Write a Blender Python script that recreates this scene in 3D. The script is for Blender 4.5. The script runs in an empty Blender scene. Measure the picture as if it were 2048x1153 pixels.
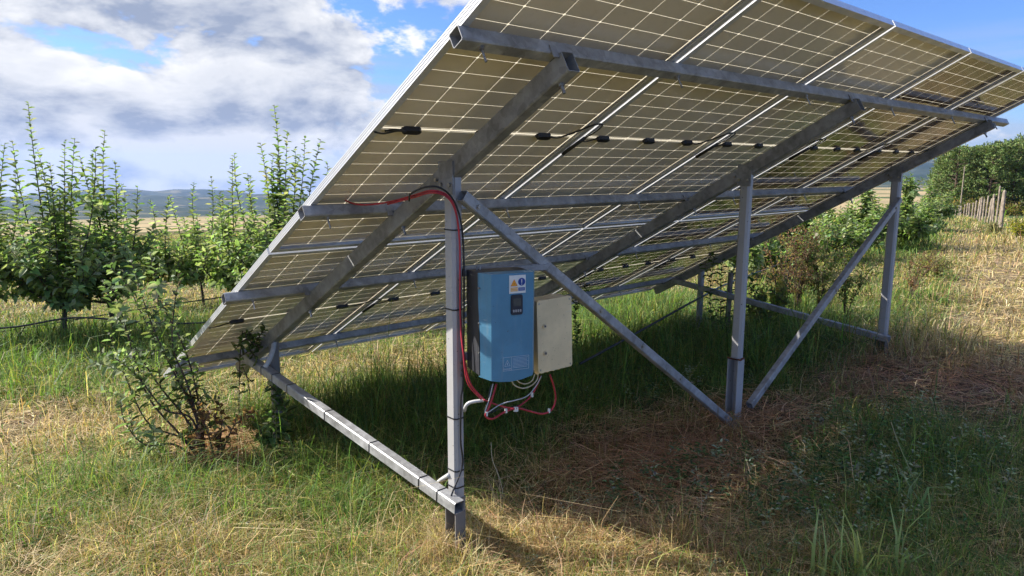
import bpy, bmesh, math, random
import numpy as np
from mathutils import Vector, Matrix, noise as mnoise
R = math.radians
scene = bpy.context.scene
COL = scene.collection

# ------------------------------------------------------------------ camera
CAM = Vector((-1.4287, -5.3642, 1.7321)); YAW = .8383; PITCH = -.1679; ROLL = .0026; FPX = 1411.4
fw = Vector((math.cos(YAW)*math.cos(PITCH), math.sin(YAW)*math.cos(PITCH), math.sin(PITCH)))
rt0 = Vector((math.sin(YAW), -math.cos(YAW), 0)); up0 = rt0.cross(fw)
rt = rt0*math.cos(ROLL) + up0*math.sin(ROLL); up = up0*math.cos(ROLL) - rt0*math.sin(ROLL)
cd = bpy.data.cameras.new('camera'); cam = bpy.data.objects.new('camera', cd); COL.objects.link(cam)
cd.sensor_width = 36; cd.lens = 36*FPX/2048; cd.clip_start = .05; cd.clip_end = 20000
M = Matrix((rt, up, -fw)).transposed().to_4x4(); M.translation = CAM; cam.matrix_world = M
scene.camera = cam
scene.view_settings.view_transform = 'Standard'; scene.view_settings.look = 'None'
scene.view_settings.exposure = 0.92; scene.view_settings.gamma = 1
scene.cycles.max_bounces = 8; scene.cycles.diffuse_bounces = 4; scene.cycles.transparent_max_bounces = 24
scene.cycles.caustics_reflective = False; scene.cycles.caustics_refractive = False

# ------------------------------------------------------------------ light
SUN = Vector((-.85, 1.25, 1.0)).normalized()
SUN_EL = math.asin(SUN.z)
sd = bpy.data.lights.new('sun', 'SUN'); sd.energy = 5.0; sd.angle = R(.55); sd.color = (1, .962, .905)
so = bpy.data.objects.new('sun', sd); COL.objects.link(so); so.rotation_euler = SUN.to_track_quat('Z', 'Y').to_euler(); so.location = (0, 0, 20)

class NT:
    """small wrapper for building node trees"""
    def __init__(s, nt): s.nt = nt; s.L = nt.links
    def n(s, t, **k):
        o = s.nt.nodes.new(t)
        for a, v in k.items(): setattr(o, a, v)
        return o
    def put(s, sock, v):
        if isinstance(v, bpy.types.NodeSocket): s.L.new(v, sock)
        elif v is not None:
            if hasattr(sock.default_value, '__len__') and not hasattr(v, '__len__'): v = (v,)*len(sock.default_value)
            if hasattr(v, '__len__') and len(v) == 3 and len(sock.default_value) == 4: v = (*v, 1)
            sock.default_value = v
    def m(s, op, a, b=None, c=None, clamp=False):
        o = s.n('ShaderNodeMath', operation=op, use_clamp=clamp)
        s.put(o.inputs[0], a)
        if b is not None: s.put(o.inputs[1], b)
        if c is not None: s.put(o.inputs[2], c)
        return o.outputs[0]
    def vm(s, op, a, b=None):
        o = s.n('ShaderNodeVectorMath', operation=op); s.put(o.inputs[0], a)
        if b is not None: s.put(o.inputs[1], b)
        return o.outputs[0]
    def mix(s, f, a, b, blend='MIX'):
        o = s.n('ShaderNodeMix', data_type='RGBA', blend_type=blend)
        s.put(o.inputs[0], f); s.put(o.inputs[6], a); s.put(o.inputs[7], b); return o.outputs[2]
    def noise(s, vec, scale, detail=4, rough=.55, dist=0):
        o = s.n('ShaderNodeTexNoise'); s.put(o.inputs['Vector'], vec); o.inputs['Scale'].default_value = scale
        o.inputs['Detail'].default_value = detail; o.inputs['Roughness'].default_value = rough; o.inputs['Distortion'].default_value = dist
        return o.outputs['Fac']
    def ramp(s, f, lo, hi):   # smoothstep
        o = s.n('ShaderNodeMapRange', interpolation_type='SMOOTHSTEP'); s.put(o.inputs[0], f)
        s.put(o.inputs[1], lo); s.put(o.inputs[2], hi); return o.outputs[0]

w = bpy.data.worlds.new('World'); scene.world = w; w.use_nodes = True
W = NT(w.node_tree); w.node_tree.nodes.clear()
sky = W.n('ShaderNodeTexSky', sky_type='NISHITA', sun_disc=False, sun_elevation=SUN_EL,
          sun_rotation=math.atan2(SUN.x, SUN.y), altitude=150, air_density=1.0, dust_density=.6, ozone_density=2.2)
tc = W.n('ShaderNodeTexCoord').outputs['Generated']
sx = W.n('ShaderNodeSeparateXYZ'); W.put(sx.inputs[0], tc)
az = W.m('MULTIPLY', W.m('ARCTAN2', sx.outputs[1], sx.outputs[0]), 57.2958)
el = W.m('MULTIPLY', W.m('ARCSINE', sx.outputs[2]), 57.2958)
def vec_scaled(v, s3, off=(0, 0, 0)):
    return W.vm('ADD', W.vm('MULTIPLY', v, s3), off)
pv = vec_scaled(tc, (1, 1, 2.1), (3.1, 1.7, .4))
pv2 = vec_scaled(tc, (1, 1, 2.1), (3.1-.02, 1.7+.03, .4+.075))
d1 = W.noise(pv, 6.4, 9, .58, .2); d2 = W.noise(pv2, 6.4, 6, .58, .2)
big = W.noise(vec_scaled(tc, (1, 1, 1.6), (7.3, 2.2, .3)), 2.3, 2, .5)
left = W.ramp(az, 50, 66)
cov = W.m('MULTIPLY_ADD', left, .20, -.03)
cov = W.m('ADD', cov, W.m('MULTIPLY', W.m('SUBTRACT', big, .5), .45))
low = W.m('SUBTRACT', 1, W.ramp(el, 2.5, 8))
cov = W.m('ADD', cov, W.m('MULTIPLY', low, .06))
rightclear = W.m('MULTIPLY', W.m('SUBTRACT', 1, W.ramp(az, 28, 52)), W.ramp(el, 2.0, 5))
cov = W.m('SUBTRACT', cov, W.m('MULTIPLY', rightclear, .25))
cov = W.m('ADD', cov, W.m('MULTIPLY', W.ramp(el, 24, 40), .16))  # extra cloud cover overhead, out of view, added to fill the shade
cov = W.m('ADD', cov, W.m('MULTIPLY', W.ramp(W.m('ABSOLUTE', W.m('SUBTRACT', az, 48)), 55, 80), .12))  # extra unseen cloud behind the camera, added as fill light
dens = W.m('ADD', d1, cov)
alpha = W.ramp(dens, .51, .59)
thick = W.ramp(dens, .56, .78)
lit = W.m('MULTIPLY_ADD', W.m('SUBTRACT', d1, d2), 4.2, .62, clamp=True)
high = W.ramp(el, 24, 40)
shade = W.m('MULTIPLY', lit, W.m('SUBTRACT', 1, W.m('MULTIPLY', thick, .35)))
ccol = W.vm('MULTIPLY', W.mix(shade, (.19, .225, .305), (.575, .575, .58)), W.mix(high, (1, 1, 1), (2.0, 2.0, 2.03)))  # clouds above the frame are boosted to lift the shaded areas
# thin stratified veil low over the horizon
st = W.noise(vec_scaled(tc, (1, 1, 9), (0, 5, 0)), 3.2, 6, .6, .3)
veil = W.m('MULTIPLY', W.ramp(W.m('ADD', st, W.m('MULTIPLY', W.m('SUBTRACT', 8, el), .02)), .42, .70), W.m('SUBTRACT', 1, W.ramp(el, 4, 13)))
veil = W.m('MULTIPLY', veil, W.m('MULTIPLY_ADD', left, .25, .6))
skyc = W.mix(W.m('MULTIPLY', veil, 1), W.vm('MULTIPLY', W.mix(0, sky.outputs[0], (0, 0, 0)), (.048, .066, .106)), (.275, .315, .41))
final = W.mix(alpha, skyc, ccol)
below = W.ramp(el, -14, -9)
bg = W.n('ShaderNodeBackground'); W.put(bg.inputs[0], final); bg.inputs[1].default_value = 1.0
wo = W.n('ShaderNodeOutputWorld'); W.L.new(bg.outputs[0], wo.inputs[0])

# ------------------------------------------------------------------ materials
def mat(name):
    m = bpy.data.materials.new(name); m.use_nodes = True; m.node_tree.nodes.clear(); N = NT(m.node_tree)
    out = N.n('ShaderNodeOutputMaterial'); return m, N, out
def princ(N, out, col, rough=.6, metal=0, spec=.5, bump=None, bd=.1):
    b = N.n('ShaderNodeBsdfPrincipled'); N.put(b.inputs['Base Color'], col); N.put(b.inputs['Roughness'], rough)
    N.put(b.inputs['Metallic'], metal); N.put(b.inputs['Specular IOR Level'], spec)
    if bump is not None:
        bn = N.n('ShaderNodeBump'); N.put(bn.inputs['Height'], bump); bn.inputs['Distance'].default_value = bd; bn.inputs['Strength'].default_value = .6
        N.L.new(bn.outputs[0], b.inputs['Normal'])
    N.L.new(b.outputs[0], out.inputs[0]); return b
def simple(name, c1, c2=None, scale=8, rough=.6, metal=0, spec=.5, detail=4, lo=.35, hi=.65):
    m, N, out = mat(name); t = N.n('ShaderNodeTexCoord').outputs['Object']
    if c2 is None: c2 = tuple(x*.8 for x in c1)
    f = N.ramp(N.noise(t, scale, detail, .6), lo, hi)
    princ(N, out, N.mix(f, c1, c2), N.m('MULTIPLY_ADD', f, .12, rough-.06), metal, spec); return m
def galv(name, c=.36, metal=.2):
    m, N, out = mat(name); t = N.n('ShaderNodeNewGeometry').outputs['Position']
    v = N.n('ShaderNodeTexVoronoi'); N.put(v.inputs['Vector'], t); v.inputs['Scale'].default_value = 38
    sp = N.n('ShaderNodeSeparateColor'); N.L.new(v.outputs['Color'], sp.inputs[0])
    big_ = N.ramp(N.noise(t, 7, 6, .65), .3, .7); sc_ = N.ramp(N.noise(t, 130, 3, .7), .62, .72)
    f = N.m('ADD', N.m('MULTIPLY', sp.outputs[0], .35), N.m('MULTIPLY', big_, .65))
    col = N.mix(f, (c*.52, c*.51, c*.49), (c*1.34, c*1.33, c*1.30))
    col = N.mix(N.m('MULTIPLY', sc_, .5), col, (c*.45, c*.43, c*.40))
    princ(N, out, col, N.m('MULTIPLY_ADD', f, .2, .36), metal, .5, N.noise(t, 60, 3), .002); return m
M_galv = galv('galvanised_steel'); M_galv2 = galv('galvanised_steel_dull', .29, .15)
def posts(name, c):
    m, N, out = mat(name); t = N.n('ShaderNodeNewGeometry').outputs['Position']
    f = N.ramp(N.noise(t, 5, 5, .6), .3, .7); sp = N.ramp(N.noise(t, 70, 2, .5), .70, .74)
    st = N.ramp(N.noise(N.vm('MULTIPLY', t, (30, 30, 2.5)), 1, 4, .6), .55, .75)
    col = N.mix(f, tuple(x*.92 for x in c), c); col = N.mix(N.m('MULTIPLY', st, .25), col, (.30, .27, .23)); col = N.mix(sp, col, (.06, .055, .05))
    princ(N, out, col, .5, .1, .4, f, .001); return m
M_post = posts('grey_post_paint', (.43, .415, .40)); M_pile = posts('dark_pile_steel', (.20, .185, .17))
M_rust = simple('rust', (.16, .05, .02), (.05, .02, .012), 40, .9)
M_alu = simple('anodised_aluminium', (.78, .78, .78), (.70, .70, .70), 12, .40, .5)
M_bolt = simple('zinc_bolt', (.5, .48, .44), (.3, .28, .25), 60, .4, .8)
M_black = simple('black_plastic', (.012, .012, .013), (.02, .02, .022), 30, .45)
M_blkcab = simple('black_cable', (.014, .014, .016), (.03, .028, .026), 20, .42)
M_red = simple('red_cable', (.52, .03, .045), (.38, .02, .03), 15, .42)
M_cream = simple('cream_cable', (.62, .55, .36), (.5, .42, .22), 15, .5)
M_grey = simple('grey_conduit', (.55, .55, .53), (.42, .42, .4), 15, .5)
def worn(name, c, dustc, rough=.42):
    m, N, out = mat(name); t = N.n('ShaderNodeTexCoord').outputs['Object']
    f = N.noise(t, 9, 5, .6); st = N.ramp(N.noise(N.vm('MULTIPLY', t, (45, 45, 5)), 1, 5, .65), .52, .8); sp = N.ramp(N.noise(t, 160, 2, .5), .70, .75); sc = N.ramp(N.noise(N.vm('MULTIPLY', t, (12, 12, 60)), 1, 3, .5), .70, .76)
    col = N.mix(N.ramp(f, .3, .7), tuple(x*.9 for x in c), tuple(x*1.08 for x in c)); col = N.mix(N.m('MULTIPLY', st, .28), col, dustc)
    col = N.mix(N.m('MULTIPLY', sp, .8), col, (.07, .06, .05)); col = N.mix(N.m('MULTIPLY', sc, .22), col, (.55, .55, .52))
    princ(N, out, col, N.m('MULTIPLY_ADD', st, .3, rough-.05), 0, .5, f, .0006); return m
M_blue = worn('blue_enamel', (.085, .240, .355), (.30, .32, .30))
M_case = worn('black_enamel', (.026, .027, .032), (.12, .11, .10), .5)
M_beige = worn('beige_polyester', (.76, .60, .345), (.58, .45, .27), .5)
M_white = simple('white_label', (.75, .75, .70), (.68, .68, .62), 10, .55)
M_yel = simple('yellow_print', (.80, .40, .03), (.75, .36, .03), 10, .55)
M_blup = simple('blue_print', (.01, .05, .28), (.012, .045, .24), 10, .55)
M_prn = simple('pale_print', (.55, .62, .68), (.5, .58, .64), 10, .6)
M_lcd = simple('display_glass', (.07, .08, .085), (.05, .06, .065), 10, .15)
M_btn = simple('grey_buttons', (.35, .35, .36), (.3, .3, .3), 10, .5)
M_navy = simple('navy_bezel', (.012, .016, .03), (.016, .02, .035), 10, .4)
M_bark = simple('bark', (.11, .085, .06), (.05, .038, .028), 18, .9)
M_twig = simple('twig_bark', (.10, .055, .04), (.055, .035, .025), 20, .8)
M_pbark = simple('pine_bark', (.16, .10, .065), (.07, .05, .035), 3, .9)
M_fwood = simple('weathered_wood', (.36, .29, .22), (.19, .15, .11), 6, .9)
M_soil = None

def module_materials():
    # module coordinates: x across 0..MW, y along 0..MH
    def mask(N):
        t = N.n('ShaderNodeTexCoord').outputs['Object']; s = N.n('ShaderNodeSeparateXYZ'); N.put(s.inputs[0], t)
        x, y = s.outputs[0], s.outputs[1]
        cw = (MW-.03)/6; ch = (MH-.03-.022)/24
        u = N.m('DIVIDE', N.m('SUBTRACT', x, .015), cw)
        up_ = N.m('GREATER_THAN', y, MH/2)
        yy = N.m('SUBTRACT', N.m('SUBTRACT', y, .015), N.m('MULTIPLY', up_, .022))
        v = N.m('DIVIDE', yy, ch)
        du = N.m('MULTIPLY', N.m('ABSOLUTE', N.m('SUBTRACT', N.m('FRACT', N.m('ADD', u, .5)), .5)), cw)
        dv = N.m('MULTIPLY', N.m('ABSOLUTE', N.m('SUBTRACT', N.m('FRACT', N.m('ADD', v, .5)), .5)), ch)
        l1 = N.m('LESS_THAN', du, .0016); l2 = N.m('LESS_THAN', dv, .0014)
        l3 = N.m('LESS_THAN', N.m('ADD', du, dv), .0075)
        mid = N.m('LESS_THAN', N.m('ABSOLUTE', N.m('SUBTRACT', y, MH/2)), .0048)
        edge = N.m('LESS_THAN', N.m('MINIMUM', N.m('MINIMUM', x, N.m('SUBTRACT', MW, x)), N.m('MINIMUM', y, N.m('SUBTRACT', MH, y))), .0165)
        o = l1
        for q in (l2, l3, mid, edge): o = N.m('MAXIMUM', o, q)
        cell = N.n('ShaderNodeCombineXYZ'); N.put(cell.inputs[0], N.m('FLOOR', u)); N.put(cell.inputs[1], N.m('FLOOR', v))
        wn = N.n('ShaderNodeTexWhiteNoise', noise_dimensions='3D'); N.put(wn.inputs['Vector'], cell.outputs[0])
        return o, wn.outputs['Value'], t
    m, N, out = mat('module_back'); o, rnd, t = mask(N)
    oi = N.n('ShaderNodeObjectInfo').outputs['Random']
    f = N.noise(t, 1.6, 3, .5)
    base = N.mix(f, (.86, .745, .62), (.82, .74, .60))
    base = N.mix(N.m('MULTIPLY', oi, .4), base, (.78, .75, .64))
    base = N.vm('MULTIPLY', base, N.vm('ADD', N.vm('MULTIPLY', rnd, (.08, .08, .08)), (.96, .96, .96)))
    dust = N.ramp(N.noise(t, 25, 5, .7), .5, .85)
    base = N.mix(N.m('MULTIPLY', dust, .35), base, (.55, .46, .35))
    b = N.n('ShaderNodeBsdfPrincipled'); N.put(b.inputs['Base Color'], base); b.inputs['Roughness'].default_value = .16; b.inputs['IOR'].default_value = 1.5
    N.put(b.inputs['Roughness'], N.m('MULTIPLY_ADD', dust, .15, .13))
    tr = N.n('ShaderNodeBsdfTranslucent'); tr.inputs[0].default_value = (.78, .69, .52, 1)
    df = N.n('ShaderNodeBsdfDiffuse'); df.inputs[0].default_value = (.85, .77, .6, 1)
    mx = N.n('ShaderNodeMixShader'); mx.inputs[0].default_value = .5; N.L.new(tr.outputs[0], mx.inputs[1]); N.L.new(df.outputs[0], mx.inputs[2])
    m2 = N.n('ShaderNodeMixShader'); N.L.new(o, m2.inputs[0]); N.L.new(b.outputs[0], m2.inputs[1]); N.L.new(mx.outputs[0], m2.inputs[2])
    N.L.new(m2.outputs[0], out.inputs[0])
    g, N, out = mat('module_front'); o, rnd, t = mask(N)
    b = N.n('ShaderNodeBsdfPrincipled'); b.inputs['Base Color'].default_value = (.008, .014, .04, 1); b.inputs['Roughness'].default_value = .12
    tr = N.n('ShaderNodeBsdfTransparent'); tr.inputs[0].default_value = (.92, .93, .92, 1)
    m2 = N.n('ShaderNodeMixShader'); N.L.new(o, m2.inputs[0]); N.L.new(b.outputs[0], m2.inputs[1]); N.L.new(tr.outputs[0], m2.inputs[2])
    N.L.new(m2.outputs[0], out.inputs[0])
    return m, g
PITCHU = 1.154; MW = 1.134; MH = 2.250; VM = 2.264; VT = 4.534
M_back, M_front = module_materials()
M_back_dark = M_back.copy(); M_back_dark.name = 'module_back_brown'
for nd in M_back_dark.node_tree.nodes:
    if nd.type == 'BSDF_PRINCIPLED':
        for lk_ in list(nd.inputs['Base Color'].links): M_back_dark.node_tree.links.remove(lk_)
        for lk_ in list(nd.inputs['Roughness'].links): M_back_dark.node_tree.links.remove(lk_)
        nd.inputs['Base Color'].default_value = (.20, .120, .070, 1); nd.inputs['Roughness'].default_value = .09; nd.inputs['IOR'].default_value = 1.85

def foliage_mat(name, trans=.35, rough=.5, spec=.35):
    m, N, out = mat(name)
    a = N.n('ShaderNodeAttribute', attribute_name='tint'); a.attribute_type = 'GEOMETRY'
    b = N.n('ShaderNodeBsdfPrincipled'); N.L.new(a.outputs['Color'], b.inputs['Base Color']); b.inputs['Roughness'].default_value = rough
    b.inputs['Specular IOR Level'].default_value = spec
    tr = N.n('ShaderNodeBsdfTranslucent'); N.put(tr.inputs[0], N.vm('MULTIPLY', a.outputs['Color'], (1.5, 1.6, .8)))
    mx = N.n('ShaderNodeMixShader'); mx.inputs[0].default_value = trans; N.L.new(b.outputs[0], mx.inputs[1]); N.L.new(tr.outputs[0], mx.inputs[2])
    N.L.new(mx.outputs[0], out.inputs[0]); return m
M_leaf = foliage_mat('leaf', .46, .6, .3); M_grass = foliage_mat('grass_blade', .35, .55, .3); M_pine = foliage_mat('needles', .15, .6, .25)

# ------------------------------------------------------------------ object helpers
def link(o, parent=None):
    COL.objects.link(o)
    if parent is not None: o.parent = parent
    return o
def tag(o, label=None, cat=None, group=None, kind=None):
    if label: o['label'] = label
    if cat: o['category'] = cat
    if group: o['group'] = group
    if kind: o['kind'] = kind
    return o
def thing(name, label, cat, loc=(0, 0, 0), rotz=0, group=None):
    e = bpy.data.objects.new(name, None); link(e); e.location = loc; e.rotation_euler = (0, 0, rotz); e.empty_display_size = .1
    bpy.context.view_layer.update(); return tag(e, label, cat, group)
class MB:
    def __init__(s): s.v = []; s.f = []
    def add(s, vs, fs):
        k = len(s.v); s.v += [tuple(v) for v in vs]; s.f += [tuple(i+k for i in f) for f in fs]; return s
    def box(s, a, b):
        x0, y0, z0 = a; x1, y1, z1 = b
        return s.add([(x0, y0, z0), (x1, y0, z0), (x1, y1, z0), (x0, y1, z0), (x0, y0, z1), (x1, y0, z1), (x1, y1, z1), (x0, y1, z1)],
                     [(0, 3, 2, 1), (4, 5, 6, 7), (0, 1, 5, 4), (1, 2, 6, 5), (2, 3, 7, 6), (3, 0, 4, 7)])
    def tube(s, pts, r, n=8, caps=True):
        pts = [Vector(p) for p in pts]; rr = r if hasattr(r, '__len__') else [r]*len(pts)
        k = len(s.v); T = (pts[1]-pts[0]).normalized(); a = T.orthogonal().normalized()
        for i, p in enumerate(pts):
            t = (pts[min(i+1, len(pts)-1)]-pts[max(i-1, 0)])
            t = t.normalized() if t.length > 1e-9 else T
            a = (a - t*a.dot(t)); a = a.normalized() if a.length > 1e-6 else t.orthogonal().normalized(); b = t.cross(a)
            for j in range(n):
                q = 2*math.pi*j/n; s.v.append(tuple(p + (a*math.cos(q)+b*math.sin(q))*rr[i]))
        for i in range(len(pts)-1):
            for j in range(n):
                j2 = (j+1) % n; s.f.append((k+i*n+j, k+i*n+j2, k+(i+1)*n+j2, k+(i+1)*n+j))
        if caps:
            s.f.append(tuple(k+j for j in reversed(range(n)))); s.f.append(tuple(k+(len(pts)-1)*n+j for j in range(n)))
        return s
    def hollow(s, A, B, wd, ht, upv, t=.003, ch=.005):
        """rectangular steel tube with rounded corners and open ends from A to B; ht along upv"""
        A, B = Vector(A), Vector(B); d = (B-A).normalized(); u = Vector(upv); u = (u-d*u.dot(d)).normalized(); sdv = d.cross(u)
        def loop(w2, h2, c):
            return [(w2-c, h2), (w2, h2-c), (w2, -h2+c), (w2-c, -h2), (-w2+c, -h2), (-w2, -h2+c), (-w2, h2-c), (-w2+c, h2)]
        o = loop(wd/2, ht/2, ch); i_ = loop(wd/2-t, ht/2-t, ch*.6); k = len(s.v)
        for P in (A, B):
            for L in (o, i_):
                for x, y in L: s.v.append(tuple(P+sdv*x+u*y))
        for j in range(8):
            q = (j+1) % 8
            s.f += [(k+j, k+q, k+16+q, k+16+j), (k+8+q, k+8+j, k+24+j, k+24+q), (k+q, k+j, k+8+j, k+8+q), (k+16+j, k+16+q, k+24+q, k+24+j)]
        return s
    def build(s, name, material, parent=None, smooth=False):
        me = bpy.data.meshes.new(name); me.from_pydata(s.v, [], s.f); me.materials.append(material)
        bm = bmesh.new(); bm.from_mesh(me); bmesh.ops.recalc_face_normals(bm, faces=bm.faces); bm.to_mesh(me); bm.free()
        if smooth: me.polygons.foreach_set('use_smooth', [True]*len(me.polygons))
        o = bpy.data.objects.new(name, me)
        return link(o, parent)
def tag_build(mb, name, material, label, cat, group=None, smooth=False):
    return tag(mb.build(name, material, None, smooth), label, cat, group)
def spline(pts, k=8):
    P = [Vector(p) for p in pts]; P = [P[0]*2-P[1]] + P + [P[-1]*2-P[-2]]; out = []
    for i in range(1, len(P)-2):
        a, b, c, d = P[i-1:i+3]
        for j in range(k):
            t = j/k; out.append(.5*((2*b)+(c-a)*t+(2*a-5*b+4*c-d)*t*t+(3*b-a-3*c+d)*t**3))
    out.append(P[-2]); return out
def cable(name, pts, r, m, parent=None, k=8, n=8):
    return MB().tube(spline(pts, k), r, n).build(name, m, parent, True)

# points measured on the real surfaces: sight line through photograph point (2048 wide) meets a plane of the place
def sight(x, y): return fw + rt*((x-1024)/FPX) - up*((y-576.5)/FPX)
def on_x(x, y, X): d = sight(x, y); return CAM+d*((X-CAM.x)/d.x)
def on_y(x, y, Y): d = sight(x, y); return CAM+d*((Y-CAM.y)/d.y)

# ------------------------------------------------------------------ terrain
RT = np.array([(0, 0), (10, 0), (16, 0), (30, -.27), (50, -1.1), (73, -2.4), (110, -4.9), (400, -8.2), (1500, -31), (2500, -60), (9000, -60)], float)
def sstep(a, b, x):
    t = np.clip((x-a)/(b-a), 0, 1); return t*t*(3-2*t)
def bumps(x, y):
    return .012*np.sin(x*5.1+1.3*np.sin(y*2.3))*np.sin(y*4.3+x*1.1) + .018*np.sin(x*1.7+.5)*np.sin(y*1.3+2) + .006*np.sin(x*13+y*7)*np.sin(y*11-x*4)
def ghl(x, y):
    x = np.asarray(x, float); y = np.asarray(y, float)
    dx, dy = x-CAM.x, y-CAM.y; D = np.hypot(dx, dy); ph = np.degrees(np.arctan2(dy, dx))
    wl = sstep(20, 50, ph)*(1-sstep(130, 175, ph))
    zl = -.0615*D+.0615*5*(1-np.exp(-D/5)); zr = np.interp(D, RT[:, 0], RT[:, 1])
    near = np.clip(1-D/80, 0, 1)
    return wl*zl+(1-wl)*zr + bumps(x, y)*near
def gh(x, y): return float(ghl(x, y))
def gat(px, py):
    d = sight(px, py); t = .8
    while t < 4000:
        p = CAM+d*t
        if p.z < gh(p.x, p.y): break
        t *= 1.01
    lo, hi = t/1.01, t
    for _ in range(24):
        m_ = (lo+hi)/2; p = CAM+d*m_
        if p.z < gh(p.x, p.y): hi = m_
        else: lo = m_
    return CAM+d*hi

# vegetation zones on the ground: centre, half-axis a, half-axis b (metres)
LUSH = [(0.2,4.0,2.4,-1.2,.4,1.7),(2.2,-1.0,.9,-.5,.5,.5),(-0.17,3.64,0.89,-1.00,0.23,1.46),(1.17,4.19,0.54,-0.60,0.35,1.22),(5.92,0.53,0.39,-1.09,1.57,1.27),(4.75,-1.40,0.37,-0.61,0.97,0.64),(17.60,1.25,1.01,-0.69,3.67,1.30),(6.59,-1.31,0.38,-0.54,1.44,0.75)]
GREEN = [(1.45,-1.75,.45,-.45,.5,.4),(3.9,-2.2,.5,-.5,.6,.4),(0.40,-1.66,0.50,-0.46,0.31,0.59),(-0.45,-1.21,0.53,-0.50,0.22,0.81),(1.31,-0.79,0.42,-0.39,0.41,0.68),(2.97,-1.30,0.62,-0.88,0.98,0.91),(0.49,-0.82,0.25,-0.24,0.27,0.60),(2.98,-4.08,0.70,-0.62,1.23,0.40),(8.76,-2.20,0.54,-0.47,1.95,0.64),(11.99,-1.30,0.33,-0.28,1.20,0.38),(-0.66,1.95,0.38,-0.41,0.08,0.62),(5.23,-2.23,0.48,-0.52,0.78,0.38)]
BROWN = [(1.95,-3.0,0.43,-0.48,0.60,0.44),(4.56,-3.19,0.38,-0.34,0.75,0.28),(2.88,-3.02,0.36,-0.39,0.54,0.30),(0.05,-0.82,0.16,-0.16,0.10,0.25),(4.99,-3.80,0.36,-0.32,0.76,0.20)]
STRAW = [(-0.65,0.60,0.43,-0.44,0.10,0.63),(-0.64,-1.94,0.45,-0.42,0.05,0.20),(0.86,-3.27,0.61,-0.63,0.15,0.14),(0.46,-2.82,0.21,-0.19,0.18,0.23),(-0.57,1.11,0.74,-0.76,0.18,1.16),(12.95,-1.72,0.85,-0.74,6.29,1.66),(6.56,-3.15,0.76,-0.67,1.42,0.42),(2.22,0.50,0.73,-0.67,0.47,0.75),(1.41,0.30,0.39,-0.37,0.25,0.49),(6.63,-3.48,0.74,-0.65,1.39,0.36),(-0.66,-1.56,0.56,-0.53,0.12,0.49),(1.25,5.17,0.97,-1.12,0.16,0.59)]
BARE = [(13.24,-1.95,0.43,-0.37,6.45,1.57),(18.85,0.17,0.69,-0.46,4.46,1.25),(-0.74,0.83,0.30,-0.31,0.05,0.37),(7.96,-2.89,0.18,-0.16,0.96,0.27)]
def zone(Z, x, y, soft=1.0):
    o = np.zeros_like(x)
    for cx, cy, ax, ay, bx, by in Z:
        det = ax*by-ay*bx; dx, dy = x-cx, y-cy
        u = (by*dx-bx*dy)/det; v = (-ay*dx+ax*dy)/det
        o = np.maximum(o, np.exp(-(u*u+v*v)*.7*soft))
    return o
def wob(x, y, s, ph=0):
    return (np.sin(x*s+ph+1.9*np.sin(y*s*.7+ph))+np.sin(y*s*1.3+ph*2+1.7*np.sin(x*s*.9)))*.5

def quads_object(name, V, F, cols, material, parent=None):
    """V (n,3) array, F (m,4) or (m,3) int array, cols (n,3)"""
    me = bpy.data.meshes.new(name); n, m_ = len(V), len(F); k = F.shape[1]
    me.vertices.add(n); me.vertices.foreach_set('co', V.astype(np.float32).ravel())
    me.loops.add(m_*k); me.loops.foreach_set('vertex_index', F.astype(np.int32).ravel())
    me.polygons.add(m_); me.polygons.foreach_set('loop_start', np.arange(0, m_*k, k, dtype=np.int32))
    if cols is not None:
        a = me.attributes.new('tint', 'FLOAT_COLOR', 'POINT'); c4 = np.ones((n, 4), np.float32); c4[:, :3] = cols; a.data.foreach_set('color', c4.ravel())
    me.update(calc_edges=True); me.materials.append(material)
    o = bpy.data.objects.new(name, me); return link(o, parent)

def polar_sheet(name, D, A, material, color=None, extra=None):
    DD, AA = np.meshgrid(D, A, indexing='ij'); x = CAM.x+DD*np.cos(AA); y = CAM.y+DD*np.sin(AA); z = ghl(x, y)
    if extra is not None: z = z+extra(DD, AA)
    V = np.stack([x.ravel(), y.ravel(), z.ravel()], 1); nr, na = DD.shape
    i, j = np.meshgrid(np.arange(nr-1), np.arange(na-1), indexing='ij'); q = i*na+j
    F = np.stack([q, q+na, q+na+1, q+1], -1).reshape(-1, 4)
    c = color(x.ravel(), y.ravel()) if color else None
    o = quads_object(name, V, F, c, material)
    o.data.polygons.foreach_set('use_smooth', [True]*len(o.data.polygons)); return o
def ground_color(x, y):
    st = np.array([.34, .26, .14]); br = np.array([.17, .105, .062]); gr = np.array([.10, .13, .04]); ba = np.array([.46, .34, .23])
    D = np.hypot(x-CAM.x, y-CAM.y)
    c = np.tile(np.array([.25, .205, .10]), (len(x), 1))
    for Z, q, k in ((STRAW, st, .8), (GREEN, gr, .85), (LUSH, gr*.9, .9), (BROWN, br, .9), (BARE, ba, .85)):
        m_ = (zone(Z, x, y)*k)[:, None]; c = c*(1-m_)+q*m_
    return c
m, N, out = mat('ground_thatch')
a = N.n('ShaderNodeAttribute', attribute_name='tint'); t = N.n('ShaderNodeNewGeometry').outputs['Position']
f1 = N.noise(t, 22, 6, .7); f2 = N.ramp(N.noise(t, 1.3, 4, .6), .4, .62); f3 = N.noise(t, 90, 3, .7)
c = N.mix(N.ramp(f1, .38, .66), N.vm('MULTIPLY', a.outputs['Color'], (.16, .16, .16)), N.vm('MULTIPLY', a.outputs['Color'], (.95, .93, .85)))
c = N.mix(N.m('MULTIPLY', f2, .35), c, (.12, .13, .045))
princ(N, out, c, .95, 0, .1, N.m('ADD', f1, f3), .03); M_ground = m
rings = np.concatenate([np.linspace(.2, 2.2, 6), np.geomspace(2.4, 75, 240)])
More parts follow.
